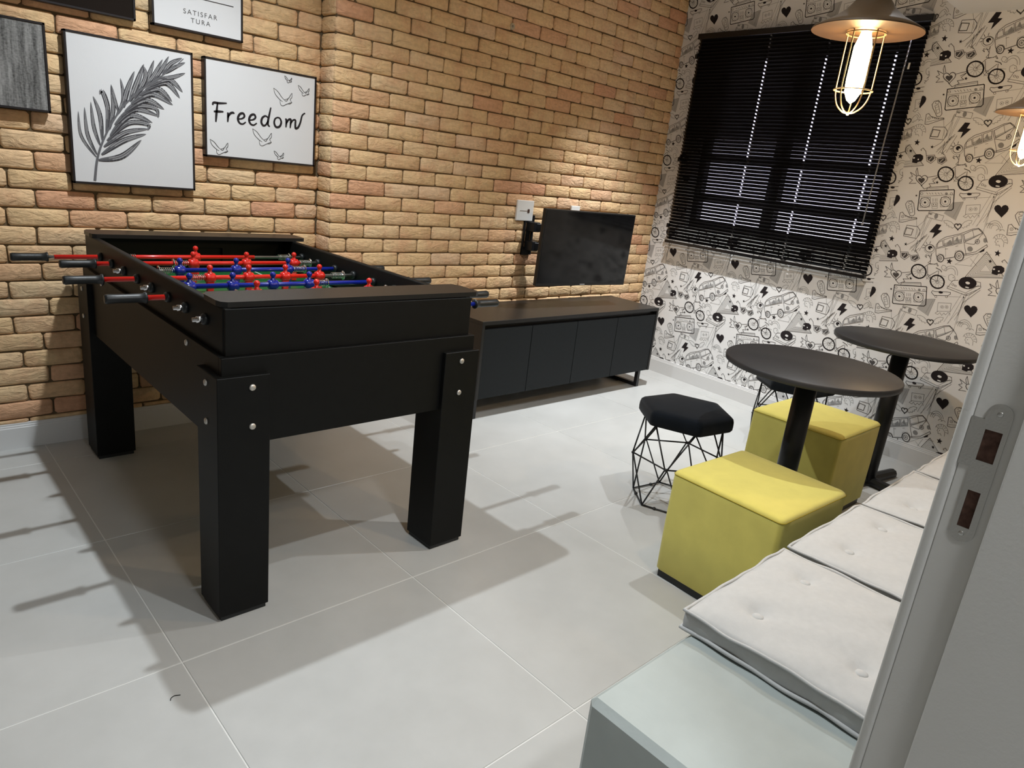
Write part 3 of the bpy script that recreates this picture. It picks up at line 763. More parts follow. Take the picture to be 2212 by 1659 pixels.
# playfield
fd = B(MB().box(xa+.02,xb-.02,ya+.01,yb-.01,.725,.735), 'playfield', M_GREEN, ft)
m = MB(); zf = .7353; cx, cy = (xa+xb)/2, (ya+yb)/2
def fline(x0,y0,x1,y1,w=.006):
    d = Vector((x1-x0,y1-y0,0)); d.normalize(); n = Vector((-d.y,d.x,0))*w/2; a, b = Vector((x0,y0,zf)), Vector((x1,y1,zf)); m.quad(a-n,b-n,b+n,a+n)
for p in ((.20,.16,.915,.16),(.20,1.43,.915,1.43),(.20,.16,.20,1.43),(.915,.16,.915,1.43),(.20,cy,.915,cy),(.35,1.43,.35,1.12),(.765,1.43,.765,1.12),(.35,1.12,.765,1.12),(.35,.16,.35,.47),(.765,.16,.765,.47),(.35,.47,.765,.47)): fline(*p)
for k in range(24):
    a, b = 2*PI*k/24, 2*PI*(k+1)/24; fline(cx+.11*math.cos(a),cy+.11*math.sin(a),cx+.11*math.cos(b),cy+.11*math.sin(b))
B(m, 'field_lines', M_LINE, ft, fd)
# rods with players
def player_mesh(name, mt):
    m = MB()
    m.lathe([(.0095,-.017),(.0150,-.015),(.0165,-.008),(.0165,.008),(.0150,.015),(.0095,.017)], 14, axis='x')
    m.lathe([(.0125,.006),(.0120,.014),(.0065,.020),(.0055,.026)], 12)
    m.sphere((0,0,.033), .0098, (1,1,1.05), 12, 8)
    m.box(-.0125,.0125,-.008,.008,-.040,-.004,bev=.004,seg=2)
    m.box(-.0105,.0105,-.0075,.0095,-.070,-.038,bev=.003,seg=2)
    return m.mesh(name, mt)
PL = {'r': player_mesh('player', M_RED), 'b': player_mesh('player', M_BLUE)}
m = MB(); pts = [(-.022+.044*i/84, .0105*math.cos(2*PI*7*i/84), .0105*math.sin(2*PI*7*i/84)) for i in range(85)]
m.tube(pts, .0013, 5); m.lathe([(.006,.024),(.017,.024),(.017,.0265),(.006,.0265)], 18, axis='x')
SPR = m.mesh('spring', M_CHROME)
m = MB(); m.lathe([(.008,-.053),(.0115,-.0525),(.0135,-.047),(.0125,-.02),(.0125,.03),(.0135,.044),(.0165,.048),(.0165,.052),(.007,.053)], 18, axis='x'); GRIP = m.mesh('grip', M_RUBBER)
BEAR = MB().lathe([(.007,-.010),(.012,-.010),(.0155,-.004),(.0155,.004),(.007,.004)], 16, axis='x').mesh('bearing', M_RUBBER)
CAPM = MB().lathe([(.0001,-.019),(.0055,-.0185),(.0055,-.010),(.0085,-.009),(.0085,.012),(.0001,.0121)], 14, axis='x').mesh('rod_end', M_CHROME)
RODZ = .814
rods = [('r',[.485],-.050,(.02,.715),[(.838,1),(.25,-1)]),('r',[.427,.624,.817],.060,(.11,.842),[(.862,1),(.383,-1)]),('b',[.334,.527,.724],1.095,(.305,1.05),[(.766,1),(.29,-1)]),
        ('r',[.382,.513,.646,.779],.013,(.06,.800),[(.852,1),(.340,-1)]),('b',[.268,.401,.535,.666],1.13,(.245,1.08),[(.708,1),(.222,-1)]),('r',[.419,.619,.817],.052,(.10,.84),[(.862,1),(.38,-1)]),
        ('b',[.33,.525,.72],1.188,(.30,1.14),[(.762,1),(.29,-1)]),('b',[.52],1.113,(.40,1.06),[(.86,1),(.26,-1)])]
for i, (col, figs, gx, (s0,s1), sprs) in enumerate(rods):
    y = 1.238-.1414*i; mt = M_RED if col == 'r' else M_BLUE
    x0, x1 = (gx-.03, .985) if col == 'r' else (.140, gx+.03)
    m = MB(); m.tube([(x0,y,RODZ),(x1,y,RODZ)], .0055, 10); m.mi = 1; m.tube([(s0,y,RODZ),(s1,y,RODZ)], .0078, 12)
    rod = B(m, 'rod', [M_STEEL, mt], ft)
    inv = ft.matrix_basis.inverted()
    def sub(me, x, flip=False, nm=None):
        o = link(D.objects.new(me.name.split('.')[0], me), rod); o.location = inv @ Vector((x,y,RODZ))
        if flip: o.rotation_euler = (0,0,PI)
        return o
    for fx in figs: sub(PL[col], fx)
    sub(GRIP, gx, flip=(col == 'b'))
    for sx, dr_ in sprs: sub(SPR, sx, flip=dr_ < 0)
    sub(BEAR, xa-.002, False); sub(BEAR, xb+.002, True); sub(BEAR, xa+.028, True); sub(BEAR, xb-.028)
    if col == 'b': sub(CAPM, .147)
    else: sub(CAPM, .975, True)

# ---- pictures on the recessed brick wall
def picture(name, label, x0, x1, z0, z1, canvas, y=1.558):
    t = thing(name, label, 'picture', ((x0+x1)/2, y, z0))
    B(MB().box(x0+.006,x1-.006,y+.003,y+.028,z0+.006,z1-.006), 'canvas', canvas, t)
    m = MB()
    for a,b,c_,d in ((x0,x1,z0,z0+.008),(x0,x1,z1-.008,z1),(x0,x0+.008,z0,z1),(x1-.008,x1,z0,z1)): m.box(a,b,y,y+.031,c_,d,bev=.001)
    B(m, 'frame', M_FRAME, t)
    return t
def flat(root, name, polys, mts, y):
    vs, fs, mi = [], [], []
    for k, Q, dy in polys:
        b = len(vs); vs += [(x,y-dy,z) for x,z in Q]; fs.append(tuple(range(b,b+len(Q)))); mi.append(k)
    me = D.meshes.new(name); me.from_pydata(vs, [], fs)
    me.transform(root.matrix_basis.inverted())
    for q in mts: me.materials.append(q)
    me.polygons.foreach_set('material_index', mi)
    return link(D.objects.new(name, me), root)
def stroke(P, w, k=0, dy=.0006, sm=6, taper=True):
    P = [Vector((x,z,0)) for x,z in P]; P = catmull(P, sm) if sm else P
    n = len(P); out = []; L_, R_ = [], []
    for i, p in enumerate(P):
        t = (P[min(n-1,i+1)]-P[max(0,i-1)]).normalized(); q = Vector((-t.y,t.x,0))
        ww = w/2*(.55+.45*math.sin(PI*min(1,max(0,i/(n-1)))) if taper else 1)
        L_.append(p+q*ww); R_.append(p-q*ww)
    for i in range(n-1): out.append((k, [(v.x,v.y) for v in (L_[i],L_[i+1],R_[i+1],R_[i])], dy))
    return out
yp = 1.558+.003
pal = picture('leaf_picture', 'framed picture of a grey palm leaf on white, hanging on the bricks', .160, .602, 1.039, 1.568, M_CANVAS)
stem = [(.232,1.053),(.247,1.143),(.281,1.231),(.334,1.322),(.397,1.392),(.472,1.455),(.531,1.504),(.567,1.541)]
SP = catmull([Vector((x,z,0)) for x,z in stem], 10); polys = []
for i in range(len(SP)-1):
    a, b = SP[i], SP[i+1]; t = (b-a).normalized(); q = Vector((-t.y,t.x,0)); wa = .0045*(1-.75*i/len(SP)); polys.append((1,[(v.x,v.y) for v in (a-q*wa,a+q*wa,b+q*wa*.97,b-q*wa*.97)],.0018))
for li, ln in enumerate("""0.2411,1.1396 0.1962,1.2105 0.1914,1.2972|0.0074
0.2442,1.1484 0.2171,1.2184 0.2125,1.3136|0.0090
0.2566,1.1835 0.2394,1.2486 0.2341,1.3356|0.0090
0.2654,1.2014 0.2624,1.2902 0.2429,1.3558|0.0106
0.2799,1.2255 0.2899,1.3159 0.2748,1.3768 0.2649,1.3645|0.0117
0.2914,1.2437 0.3088,1.3240 0.3050,1.4059|0.0106
0.3181,1.2974 0.3451,1.3569 0.3380,1.4329|0.0101
0.3437,1.3288 0.3572,1.3864 0.3877,1.4657|0.0127
0.3666,1.3544 0.3910,1.4138 0.4217,1.4963|0.0148
0.4009,1.3902 0.4337,1.4484 0.4585,1.5165|0.0117
0.4241,1.4161 0.4566,1.4633 0.4898,1.5248|0.0101
0.4530,1.4403 0.4827,1.4844 0.5130,1.5401|0.0101
0.4879,1.4684 0.5179,1.5129 0.5623,1.5422|0.0117
0.4996,1.4760 0.5350,1.5046 0.5738,1.5283|0.0095
0.2483,1.1289 0.3300,1.1508 0.4023,1.2191|0.0148
0.2600,1.1499 0.3382,1.2093 0.4201,1.2426|0.0138
0.2695,1.1792 0.3450,1.2386 0.4294,1.2629|0.0127
0.2814,1.2031 0.3575,1.2743 0.4272,1.2800 0.4263,1.2567|0.0127
0.2930,1.2213 0.3643,1.3034 0.4446,1.2879|0.0148
0.3110,1.2629 0.3818,1.3284 0.4713,1.3144|0.0148
0.3341,1.2967 0.3934,1.3413 0.4579,1.3415 0.4664,1.3080|0.0127
0.3485,1.3155 0.4222,1.3679 0.4895,1.3429|0.0159
0.3717,1.3467 0.4456,1.3940 0.5222,1.3637|0.0170
0.4006,1.3817 0.4690,1.4145 0.5196,1.3761|0.0148
0.4237,1.4048 0.4985,1.4418 0.5496,1.3932|0.0148
0.4410,1.4215 0.5104,1.4551 0.5609,1.4169|0.0138
0.4761,1.4552 0.5223,1.4655 0.5728,1.4893|0.0106
0.3267,1.3098 0.3155,1.3527 0.3059,1.4033|0.0074
0.3835,1.3680 0.4253,1.4470 0.4188,1.4903|0.0117""".split('\n')):
    q, wd = ln.split('|'); wd = float(wd)*.74
    Pc = catmull([Vector((*map(float, s_.split(',')), 0)) for s_ in q.split()], 8); n_ = len(Pc)-1
    for j in range(n_):
        f0, f1 = j/n_, (j+1)/n_
        w0, w1 = (wd*max(.03, math.sin(PI*min(1, f*.93+.07))**.75) for f in (f0, f1))
        tt = (Pc[j+1]-Pc[j]).normalized(); nn = Vector((-tt.y,tt.x,0))
        for a_, b_, tone, dy in ((-1,-.45,0 if f0 < .55 else 1,.0005),(-.45,.0,1 if f0 < .3 else 2,.0005),(.0,.2,0,.0005),(.2,.62,2 if .2 < f0 < .7 else 1,.0005),(.62,1,0 if f0 > .35 else 1,.0005)):
            polys.append((tone,[(v.x,v.y) for v in (Pc[j]+nn*w0*a_,Pc[j]+nn*w0*b_,Pc[j+1]+nn*w1*b_,Pc[j+1]+nn*w1*a_)],dy+.00003*li))
M_LEAF = [mat('leaf_dark', (.045,.043,.048), .8, .2), mat('leaf_mid', (.13,.13,.14), .8, .2), mat('leaf_light', (.28,.28,.29), .8, .2)]
flat(pal, 'leaf_print', polys, M_LEAF, yp)

fre = picture('lettering_picture', 'framed white picture reading Freedom with small birds', .645, 1.137, 1.181, 1.566, M_CANVAS)
bx, bz, X_, Cp = .684, 1.325, .043, .072
def fr(pts, ox): return [(bx+ox+x*.001, bz+ox*.035+z*.001) for x, z in pts]
polys = []
for ox, strokes_ in (
    (0, [[(14,72),(10,40),(8,18),(6,-4)],[(-6,60),(-2,70),(20,71),(52,75)],[(-2,36),(14,38),(38,40)]]),
    (.055,[[(0,38),(2,28),(0,0)],[(1,18),(10,34),(22,40),(28,36)]]),
    (.098,[[(2,16),(18,20),(28,30),(22,41),(8,36),(0,18),(6,2),(20,-2),(34,8)]]),
    (.146,[[(2,16),(18,20),(28,30),(22,41),(8,36),(0,18),(6,2),(20,-2),(34,8)]]),
    (.200,[[(30,34),(18,40),(4,30),(0,12),(8,0),(20,4),(30,22)],[(42,78),(36,50),(30,22),(30,6),(38,-2)]]),
    (.258,[[(18,40),(4,32),(0,14),(8,-1),(24,2),(32,20),(26,36),(14,39)]]),
    (.306,[[(2,36),(8,30),(6,0)],[(7,16),(18,34),(28,36),(28,20),(26,0)],[(27,16),(38,34),(50,36),(50,18),(52,2),(64,8),(74,30),(82,60),(96,72)]])):
    for s_ in strokes_: polys += stroke(fr(s_, ox), .0098)
def bird(cx, cz, w):
    k = w/.085
    def q(P): return [(cx+x*k*.001, cz+z*k*.001) for x,z in P]
    r = []
    for P in ([(-42,32),(-34,10),(-14,-8),(-2,-14)],[(-42,32),(-24,22),(-8,4),(4,-6)],[(-14,-8),(-12,-24),(-2,-30),(14,-22),(30,-14),(38,-12)],[(4,-6),(22,2),(34,20),(38,24)],[(38,24),(37,8),(30,-2),(38,-12)],[(4,-6),(14,-10),(22,2)],[(38,-12),(30,-18),(22,-20)]):
        r += stroke(q(P), .0028, 1, .0006)
    return r
for cx_, cz_, w_ in [(1.004,1.534,.036),(1.078,1.498,.056),(.982,1.456,.091),(.89,1.279,.091),(.704,1.221,.079),(.966,1.214,.048)]: polys += bird(cx_, cz_, w_)
flat(fre, 'lettering', polys, [INK[0], INK[1]], yp)

bi = picture('birch_picture', 'framed grey picture of birch trunks, cut by the left edge', -.24, .106, 1.278, 1.574, M_BIRCH)
da = picture('dark_picture', 'framed almost black picture at the top left', -.05, .400, 1.640, 1.98, M_DARKART)
sa = picture('word_picture', 'framed white picture ending in the word satisfar-tura', .457, .804, 1.642, 2.02, M_CANVAS)
def text(body, x, z, size, y, root, space=1.0, align='LEFT'):
    cu = D.curves.new('lettering', 'FONT'); cu.body = body; cu.size = size; cu.space_character = space; cu.align_x = align
    ob = D.objects.new('lettering', cu); C.objects.link(ob); bpy.context.view_layer.update()
    me = D.meshes.new_from_object(ob.evaluated_get(bpy.context.evaluated_depsgraph_get())); D.objects.remove(ob)
    me.transform(Matrix.Translation((x,y,z)) @ Matrix.Rotation(PI/2,4,'X')); me.transform(root.matrix_basis.inverted())
    me.materials.clear(); me.materials.append(INK[1]); return link(D.objects.new('lettering', me), root)
text('SATISFAR', .6355, 1.705, .0245, yp-.0006, sa, 1.32, 'CENTER')
text('TURA', .6355, 1.677, .0245, yp-.0006, sa, 1.32, 'CENTER')
flat(sa, 'rule', [(0,[(.50,1.767),(.766,1.767),(.766,1.770),(.50,1.770)],.0006)], [INK[0]], yp)

# ---- console
co = thing('tv_console', 'long black four-door console standing under the television', 'console', (2.54,1.225,0))
cx0, cx1, cy0, cy1, cz0, cz1 = 1.795, 3.296, 1.022, 1.428, .110, .527
B(MB().box(cx0,cx1,cy0,cy1,cz1-.020,cz1,bev=.001), 'top_panel', M_CABTOP, co)
B(MB().box(cx0,cx0+.018,cy0,cy1,cz0,cz1-.020,bev=.001), 'side_panel', M_CABTOP, co)
B(MB().box(cx1-.018,cx1,cy0,cy1,cz0,cz1-.020,bev=.001), 'side_panel', M_CABTOP, co)
B(MB().box(cx0+.018,cx1-.018,cy0+.022,cy1,cz0,cz0+.018), 'bottom_panel', M_CABTOP, co)
B(MB().box(cx0+.018,cx1-.018,cy1-.012,cy1,cz0+.018,cz1-.020), 'back_panel', M_CABTOP, co)
B(MB().box(cx0+.018,cx1-.018,cy0+.03,cy0+.045,cz1-.06,cz1-.020), 'finger_rail', M_CABTOP, co)
dxs = [cx0+.018, 2.158, 2.523, 2.890, cx1-.018]
for a, b in zip(dxs, dxs[1:]): B(MB().box(a+.0018,b-.0018,cy0+.003,cy0+.021,cz0+.001,cz1-.042,bev=.0008), 'door', M_CABDOOR, co)
for lx in (1.808, 3.214):
    m = MB(); w_ = .024
    m.box(lx-w_/2,lx+w_/2,1.036,1.036+w_,0,cz0); m.box(lx-w_/2,lx+w_/2,1.39-w_,1.39,0,cz0); m.box(lx-w_/2,lx+w_/2,1.036+w_,1.39-w_,0,w_); m.box(lx-w_/2,lx+w_/2,1.036+w_,1.39-w_,cz0-.004,cz0)
    B(m, 'sled_leg', M_IRON, co)

# ---- television and its bracket
tv = thing('television', 'flat black television turned out from the brick wall', 'television', (2.68,1.169,.66), -.069)
tv.rotation_euler = (.030, 0, -.069)
def TVB(m, n, mt, par=None): return m.build(n, mt, par or tv)
w_, h_ = .735, .430
TVB(MB().box(-w_/2,w_/2,.002,.026,0,h_,bev=.003,seg=2), 'case', M_TVCASE)
TVB(MB().box(-w_*.36,w_*.36,.024,.062,.04,h_*.72,bev=.012,seg=3), 'back_housing', M_TVCASE)
TVB(MB().box(-w_/2+.008,w_/2-.008,.0006,.004,.017,h_-.008), 'screen', M_SCREEN)
TVB(MB().box(-.02,.02,.0012,.0025,.006,.010), 'badge', M_CHROME)
mo = thing('tv_wall_bracket', 'black swivel bracket between the bricks and the television', 'wall bracket', (2.46,YR,.80))
m = MB(); m.box(2.425,2.437,YR-.012,YR-.001,.797,1.028); m.box(2.492,2.504,YR-.012,YR-.001,.797,1.028)
m.box(2.425,2.504,YR-.010,YR-.001,.985,1.028); m.box(2.425,2.504,YR-.010,YR-.001,.797,.845); m.box(2.45,2.48,YR-.008,YR-.001,.845,.985)
B(m, 'wall_plate', M_IRON, mo)
m = MB()
for z in (.855, .965):
    m.box(2.45,2.50,YR-.07,YR-.005,z-.028,z+.028,bev=.003)
    m.box(-.0,.25,-.012,.012,z-.022,z+.022,bev=.003, M=Matrix.Translation((2.475,YR-.06,0)) @ Matrix.Rotation(-.62,4,'Z'))
B(m, 'swing_arm', M_IRON, mo)
B(MB().box(2.58,2.78,1.234,1.248,.79,1.03,bev=.002), 'screen_plate', M_IRON, mo)

# ---- wall plates and the round outlet
def plate(name, label, x0, x1, z0, z1):
    t = thing(name, label, 'wall plate', ((x0+x1)/2,YR,z0))
    B(MB().box(x0,x1,YR-.013,YR,z0,z1,bev=.003,seg=2), 'cover', M_PLATE, t)
    return t
p1 = plate('switch_plate', 'white wall plate on the bricks left of the television', 2.352, 2.484, .994, 1.110)
m = MB(); m.box(2.375,2.435,YR-.0145,YR-.012,1.050,1.0515); m.box(2.435,2.452,YR-.016,YR-.012,1.040,1.062,bev=.002); B(m, 'socket_slot', M_HOLESHADE, p1)
plate('socket_plate', 'white wall plate peeking out above the television', 2.812, 2.890, 1.020, 1.100)
t = thing('round_cable_outlet', 'small round beige cable outlet high on the brick wall', 'cable outlet', (2.184,YR,1.981))
m = MB(); m.lathe([(.0001,-.004),(.008,-.006),(.013,-.008),(.016,-.006),(.017,.004)], 20, (2.184,YR,1.981), axis='y'); B(m, 'outlet_ring', mat('beige_plastic', (.50,.42,.30), .5, .4), t)
m = MB(); m.lathe([(.0001,-.0075),(.006,-.0080),(.007,-.004)], 14, (2.184,YR,1.981), axis='y'); B(m, 'outlet_core', mat('grey_core', (.30,.27,.22), .5, .4), t)

# ---- venetian blind
bl = thing('venetian_blind', 'closed black venetian blind covering the window in the doodle wallpaper', 'blind', wp(.597,.05,.915), PI-TH)
HV = [-.185, .187, .564]; BW = .693
R_ = [-.0125,-.0050,.0050,.0125]; TILT = math.radians(-49.5)
cols = [-BW]; 
for h in HV: cols += [h-.0050, h+.0050]
cols.append(BW)
vs, fs = [], []
for v in cols:
    for r in R_:
        crown = .0022*(1-(r/.0125)**2); X = r*math.cos(TILT)+crown*math.sin(TILT); Z = -r*math.sin(TILT)+crown*math.cos(TILT); vs.append((X,v,Z))
for i in range(len(cols)-1):
    for j in range(3):
        if i % 2 == 1 and j == 1: continue
        fs.append((i*4+j,i*4+j+1,(i+1)*4+j+1,(i+1)*4+j))
sm = D.meshes.new('slat'); sm.from_pydata(vs, [], fs); sm.materials.append(M_BLIND); sm.polygons.foreach_set('use_smooth', [True]*len(fs))
for k in range(61): link(D.objects.new('slat', sm), bl).location = (0,0,.034+.0205*k)
MB().box(-.017,.017,-BW-.008,BW+.012,1.272,1.304,bev=.002).build('head_rail', M_BLIND, bl)
MB().box(-.013,.013,-BW,BW,0,.018,bev=.003,seg=2).build('bottom_rail', M_BLIND, bl)
for h in HV:
    m = MB()
    for x in (-.0135,.0135): m.tube([(x,h+.012,.01),(x,h+.012,1.275)], .0007, 5)
    m.build('ladder_cord', M_CORD, bl)
m = MB(); m.tube([(.026,.632,1.262),(.024,.628,1.0),(.024,.617,.29)], .0035, 8); m.sphere((.024,.617,.284), .0065); m.build('tilt_wand', M_WAND, bl)
MB().box(.010,.0115,.640,.649,1.055,1.085).build('care_label', M_PLATE, bl)
for z in (.10,.53,1.16): MB().box(-.012,.012,-BW-.010,-BW+.006,z,z+.028,bev=.004,seg=2).build('side_clip', M_BLIND, bl)
# ---- round tables
def round_table(label, loc, rz):
    t = thing('round_table', label, 'table', loc, rz, 'round black bistro tables')
    MB().lathe([(.0001,.695),(.296,.695),(.300,.698),(.300,.7145),(.297,.7175),(.0001,.7175)], 64).build('table_top', M_TABLE, t)
    MB().lathe([(.06,.688),(.06,.695),(.0001,.6951)], 24).build('mounting_disc', M_IRON, t)
    MB().lathe([(.038,.02),(.038,.69)], 28).build('pole', M_IRON, t)
    for k in range(4):
        m = MB(); prof = [(-.024,.002),(.024,.002),(.024,.018),(.016,.032),(0,.037),(-.016,.032),(-.024,.018)]
        n = len(prof); A = [(.0,y,z+.012) for y,z in prof]; Bq = [(.255,y,z) for y,z in prof]
        m._new(A+Bq, [tuple(range(n)), tuple(range(2*n-1,n-1,-1))]+[(i,(i+1)%n,n+(i+1)%n,n+i) for i in range(n)])
        o = m.build('foot', M_IRON, t); o.rotation_euler = (0,0,k*PI/2)
    return t
round_table('black round bistro table rising behind the nearer yellow pouf', (2.0,-.545,0), math.radians(50))
round_table('black round bistro table farther away, by the wallpaper', (3.008,-.525,0), -.14)

# ---- wire stools
def hexpts(r, z, a0=0, round_=.08):
    P = []
    V = [Vector((r*math.cos(a0+k*PI/3), r*math.sin(a0+k*PI/3), z)) for k in range(6)]
    for k in range(6):
        p, a, b = V[k], V[k-1], V[(k+1) % 6]
        q0, q1 = p.lerp(a, round_), p.lerp(b, round_)
        for t in (0,.25,.5,.75,1): P.append(q0.lerp(p,t).lerp(p.lerp(q1,t),t))
    return P
def stool(label, loc, rz):
    t = thing('wire_stool', label, 'stool', loc, rz, 'wire stools')
    m = MB(); rings = []
    for s, z in ((.90,.360),(.965,.362),(.995,.370),(1.0,.385),(.995,.402),(.975,.414),(.93,.421),(.80,.4245),(.5,.426)):
        rings.append([m.bm.verts.new(p) for p in hexpts(.199*s, z)])
    n = len(rings[0])
    for A, Bq in zip(rings, rings[1:]):
        for k in range(n):
            q = m.bm.faces.new((A[k],A[(k+1)%n],Bq[(k+1)%n],Bq[k])); q.smooth = True
    m.bm.faces.new(rings[0][::-1]); q = m.bm.faces.new(rings[-1]); q.smooth = True
    m.build('seat', M_VELVET, t)
    rb, rm, rt_, zm, zt_ = .160, .190, .160, .204, .358
    bot = [Vector((rb*math.cos(k*PI/3), rb*math.sin(k*PI/3), .006)) for k in range(6)]
    mid = [Vector((rm*math.cos(k*PI/3+PI/6), rm*math.sin(k*PI/3+PI/6), zm)) for k in range(6)]
    top = [Vector((rt_*math.cos(k*PI/3), rt_*math.sin(k*PI/3), zt_)) for k in range(6)]
    for nm, R in (('base_ring', bot), ('middle_ring', mid), ('top_ring', top)):
        m = MB()
        for k in range(6): m.tube([R[k], R[(k+1) % 6]], .0036, 6)
        m.build(nm, M_IRON, t)
    for k in range(6):
        m = MB(); a, b = k, (k+1) % 6
        off = Vector((-math.sin(k*PI/3+PI/6), math.cos(k*PI/3+PI/6), 0))*.004
        m.tube([bot[a], mid[k]-off, top[a]], .0034, 6); m.tube([bot[b], mid[k]+off, top[b]], .0034, 6); m.sphere(mid[k], .007, seg=8, ring=6)
        m.build('wire_strut', M_IRON, t)
    for k in range(0, 6):
        MB().sphere(bot[k].lerp(bot[(k+1) % 6], .33), .0066, (1.25,1.25,.9), 8, 6).build('foot_pad', M_RUBBER, t)
    return t
ST = math.radians(290.74-180)
stool('black hexagonal wire stool standing free on the tiles beside the yellow pouf', (1.948,-.109,0), ST)
stool('black wire stool half hidden under the nearer round table', (3.0,-.08,0), ST)

# ---- poufs
def pouf(label, loc, rz):
    t = thing('yellow_pouf', label, 'pouf', loc, rz, 'yellow cube poufs')
    a, b, z1 = .207, .197, .394
    m = MB(); rings = []
    def rr(hx, hy, r, z, n=6):
        P = []
        for cx_, cy_, a0 in ((hx-r,hy-r,0),(-hx+r,hy-r,PI/2),(-hx+r,-hy+r,PI),(hx-r,-hy+r,1.5*PI)):
            for k in range(n+1): P.append((cx_+r*math.cos(a0+PI/2*k/n), cy_+r*math.sin(a0+PI/2*k/n), z))
        return P
    for ins, z in ((.004,.028),(0,.034),(-.001,.2),(0,.36),(.0005,.380),(.003,.387),(.008,.3915),(.016,.394),(.04,.396),(.10,.397)):
        rings.append([m.bm.verts.new(p) for p in rr(a-ins,b-ins,.018 if ins < .03 else .03,z)])
    n = len(rings[0])
    for A, Bq in zip(rings, rings[1:]):
        for k in range(n):
            q = m.bm.faces.new((A[k],A[(k+1)%n],Bq[(k+1)%n],Bq[k])); q.smooth = True
    m.bm.faces.new(rings[0][::-1]); q = m.bm.faces.new(rings[-1]); q.smooth = True
    m.build('upholstery', M_YELLOW, t)
    MB().tube(rr(a+.0003,b+.0003,.018,.3805), .0012, 5, closed=True).build('seam', M_SEAM, t)
    MB().box(-a+.010,a-.010,-b+.010,b-.010,0,.029).build('plinth', M_RUBBER, t)
    return t
pouf('yellow cube pouf nearest to the camera, next to the cushioned bench', (1.594,-.637,0), math.radians(-2.5))
pouf('yellow cube pouf behind the pole of the nearer round table', (2.535,-.405,0), math.radians(-1))

# ---- bench and cushions
be = tag(MB().box(.412,2.80,YF+.002,-.931,0,.355,bev=.013,seg=1).build('concrete_bench', M_CONC), 'pale concrete bench along the wall, under the cushions', 'bench')
MB_ = be.data
cu_w, cu_d, cu_h = .460, .436, .052
btn = MB().lathe([(.0001,.004),(.008,.0035),(.012,.001),(.013,-.002)], 18).mesh('button', M_LINEN)
def cushion(label, x0, seed):
    R = random.Random(seed); t = thing('seat_cushion', label, 'cushion', (x0+cu_w/2,-1.133,.3555), R.uniform(-.008,.008), 'grey bench cushions')
    BT = [(-.115,.11),(.115,.11),(-.115,-.11),(.115,-.11)]
    ph = [R.uniform(0,6.28) for _ in range(6)]
    def wav(x, y): return .0022*math.sin(x*23+ph[0])*math.sin(y*19+ph[1])+.0014*math.sin(x*51+y*37+ph[2])
    nx, ny = 40, 36
    def top(i, j):
        x, y = -cu_w/2+cu_w*i/nx, -cu_d/2+cu_d*j/ny
        ex = min(i,nx-i)/nx*cu_w; ey = min(j,ny-j)/ny*cu_d
        z = cu_h-.004+.016*(1-math.exp(-ex/.035))*(1-math.exp(-ey/.035))+wav(x,y)
        for bx_, by_ in BT:
            d = math.hypot(x-bx_,y-by_); z -= .013*math.exp(-(d/.019)**2)+.007*math.exp(-(d/.05)**2)
        return (x,y,z)
    m = MB(); G = [[m.bm.verts.new(top(i,j)) for j in range(ny+1)] for i in range(nx+1)]
    for i in range(nx):
        for j in range(ny): m.bm.faces.new((G[i][j],G[i+1][j],G[i+1][j+1],G[i][j+1])).smooth = True
    per = [(i,0) for i in range(nx)]+[(nx,j) for j in range(ny)]+[(i,ny) for i in range(nx,0,-1)]+[(0,j) for j in range(ny,0,-1)]
    prev = [G[i][j] for i,j in per]
    for s, f in ((1.008,.72),(1.010,.45),(1.004,.2),(.995,.05)):
        cur = [m.bm.verts.new((G[i][j].co.x*s+.0015*math.sin(k*.5+ph[3]), G[i][j].co.y*s+.0015*math.cos(k*.43+ph[4]), max(.001,G[i][j].co.z*f))) for k,(i,j) in enumerate(per)]
        for k in range(len(per)):
            k2 = (k+1) % len(per); m.bm.faces.new((prev[k],prev[k2],cur[k2],cur[k])).smooth = True
        prev = cur
    m.bm.faces.new(prev)
    tp = [(G[i][j].co.x*1.012+.0012*math.sin(k*.8+ph[5]), G[i][j].co.y*1.012+.0012*math.sin(k*.7+ph[2]), G[i][j].co.z-.001+.0016*math.sin(k*.35+ph[0])) for k,(i,j) in enumerate(per)]
    bp = [(G[i][j].co.x*1.016+.002*math.sin(k*.6+ph[1]), G[i][j].co.y*1.016+.002*math.sin(k*.55+ph[4]), .0075+.0015*math.sin(k*.4+ph[3])) for k,(i,j) in enumerate(per)]
    m.build('pad', M_LINEN, t)
    MB().tube(tp, .0042, 6, closed=True).build('piping', M_LINEN, t)
    MB().tube(bp, .0048, 6, closed=True).build('piping', M_LINEN, t)
    for bx_, by_ in BT:
        o = link(D.objects.new('button', btn), t); o.location = (bx_,by_,cu_h-.0045+wav(bx_,by_))
    return t
for k, lb in enumerate(('light grey buttoned cushion nearest the bare end of the bench','light grey buttoned cushion second from the bare end of the bench','light grey bench cushion third from the bare end','light grey bench cushion farthest from the camera, by the door frame')):
    cushion(lb, .742+.489*k, 20+k)

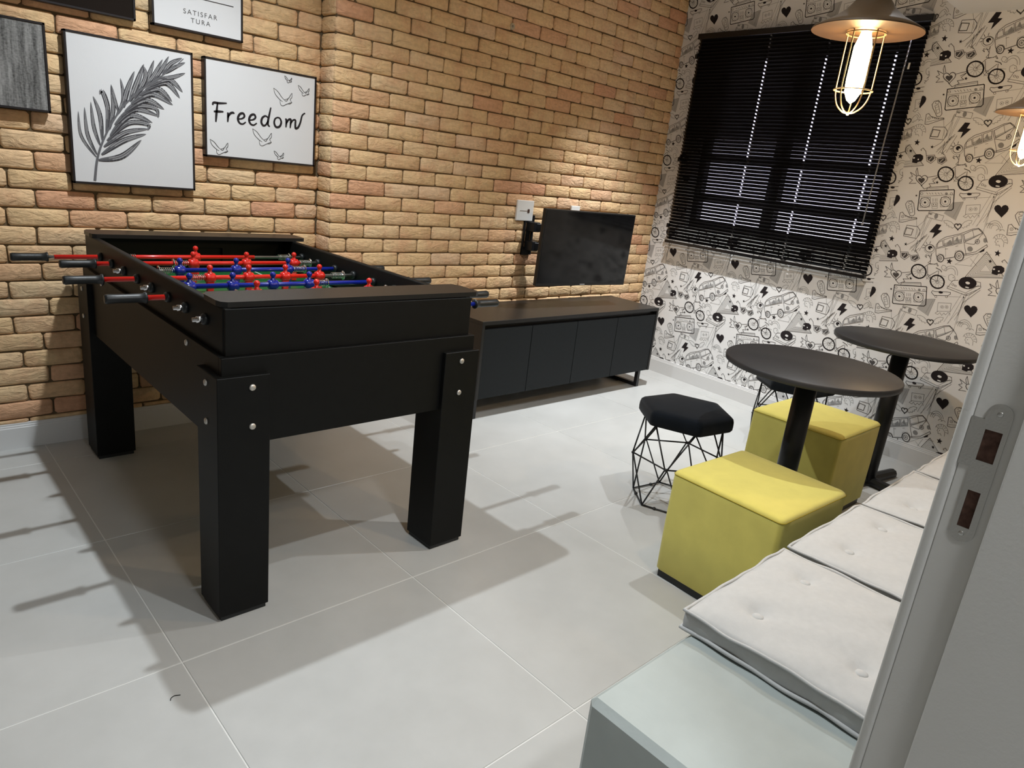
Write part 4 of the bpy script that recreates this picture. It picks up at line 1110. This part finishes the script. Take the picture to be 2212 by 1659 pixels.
# ---- pendant lamps
def pendant(label, loc, power):
    t = thing('pendant_lamp', label, 'pendant lamp', loc, .35, 'pendant lamps')
    prof = [(.117,0),(.116,.004),(.098,.014),(.074,.027),(.052,.044),(.037,.063),(.029,.085),(.0255,.11),(.0245,.142),(.020,.148)]
    m = MB(); m.lathe(prof+[(r-.002,z-.003) for r,z in prof[::-1][:-1]]+[(.115,.0005)], 48); m.build('shade', M_SHADE, t)
    MB().lathe([(.019,.005),(.019,.06),(.0001,.061)], 20).build('socket', M_IRON, t)
    m = MB(); m.lathe([(.0001,.004),(.010,.002),(.0125,-.008),(.0190,-.030),(.0195,-.10),(.0175,-.125),(.009,-.143),(.0001,-.150)], 24); m.build('bulb', M_BULB, t)
    m = MB()
    for k in range(5):
        a = 2*PI*k/5; ca, sa_ = math.cos(a), math.sin(a)
        m.tube(catmull([(r*ca,r*sa_,z) for r,z in ((.040,.02),(.040,-.02),(.040,-.08),(.039,-.125),(.030,-.152),(.014,-.167),(.003,-.170))], 4), .0016, 6)
    for r, z in ((.041,-.004),(.041,-.122)): m.tube([(r*math.cos(2*PI*k/28), r*math.sin(2*PI*k/28), z) for k in range(28)], .0016, 6, closed=True)
    m.sphere((0,0,-.171), .004, seg=8, ring=6)
    m.build('cage', M_CAGE, t)
    zt_ = ZS-loc[2]
    MB().tube([(0,0,.145),(0,0,zt_-.02)], .003, 8).build('cord', M_CORD, t)
    MB().lathe([(.0001,zt_-.024),(.035,zt_-.022),(.045,zt_-.012),(.047,zt_-.0005)], 24).build('canopy', M_SHADE, t)
    l = D.lights.new('bulb_lamp', 'POINT'); l.energy = power; l.color = (1,.68,.38); l.shadow_soft_size = .02
    o = D.objects.new('bulb_lamp', l); link(o, t); o.location = (0,0,-.19)
    return t
pendant('caged pendant lamp hanging nearest, in front of the blind', (1.234,-.797,1.644), 9)
pendant('caged pendant lamp farther back, cut by the right edge', (2.54,-.863,1.646), 10)

# ---- a stray thread on the floor
tx, ty = -0.0528, -0.1102
tag(MB().tube(catmull([(tx-.012,ty-.006,.0012),(tx-.008,ty+.001,.0012),(tx,ty+.004,.0012),(tx+.008,ty+.001,.0012),(tx+.012,ty-.001,.0012)],5), .0009, 6).build('loose_thread', M_CORD), 'tiny dark curled thread lying on the bare floor tiles', 'thread')
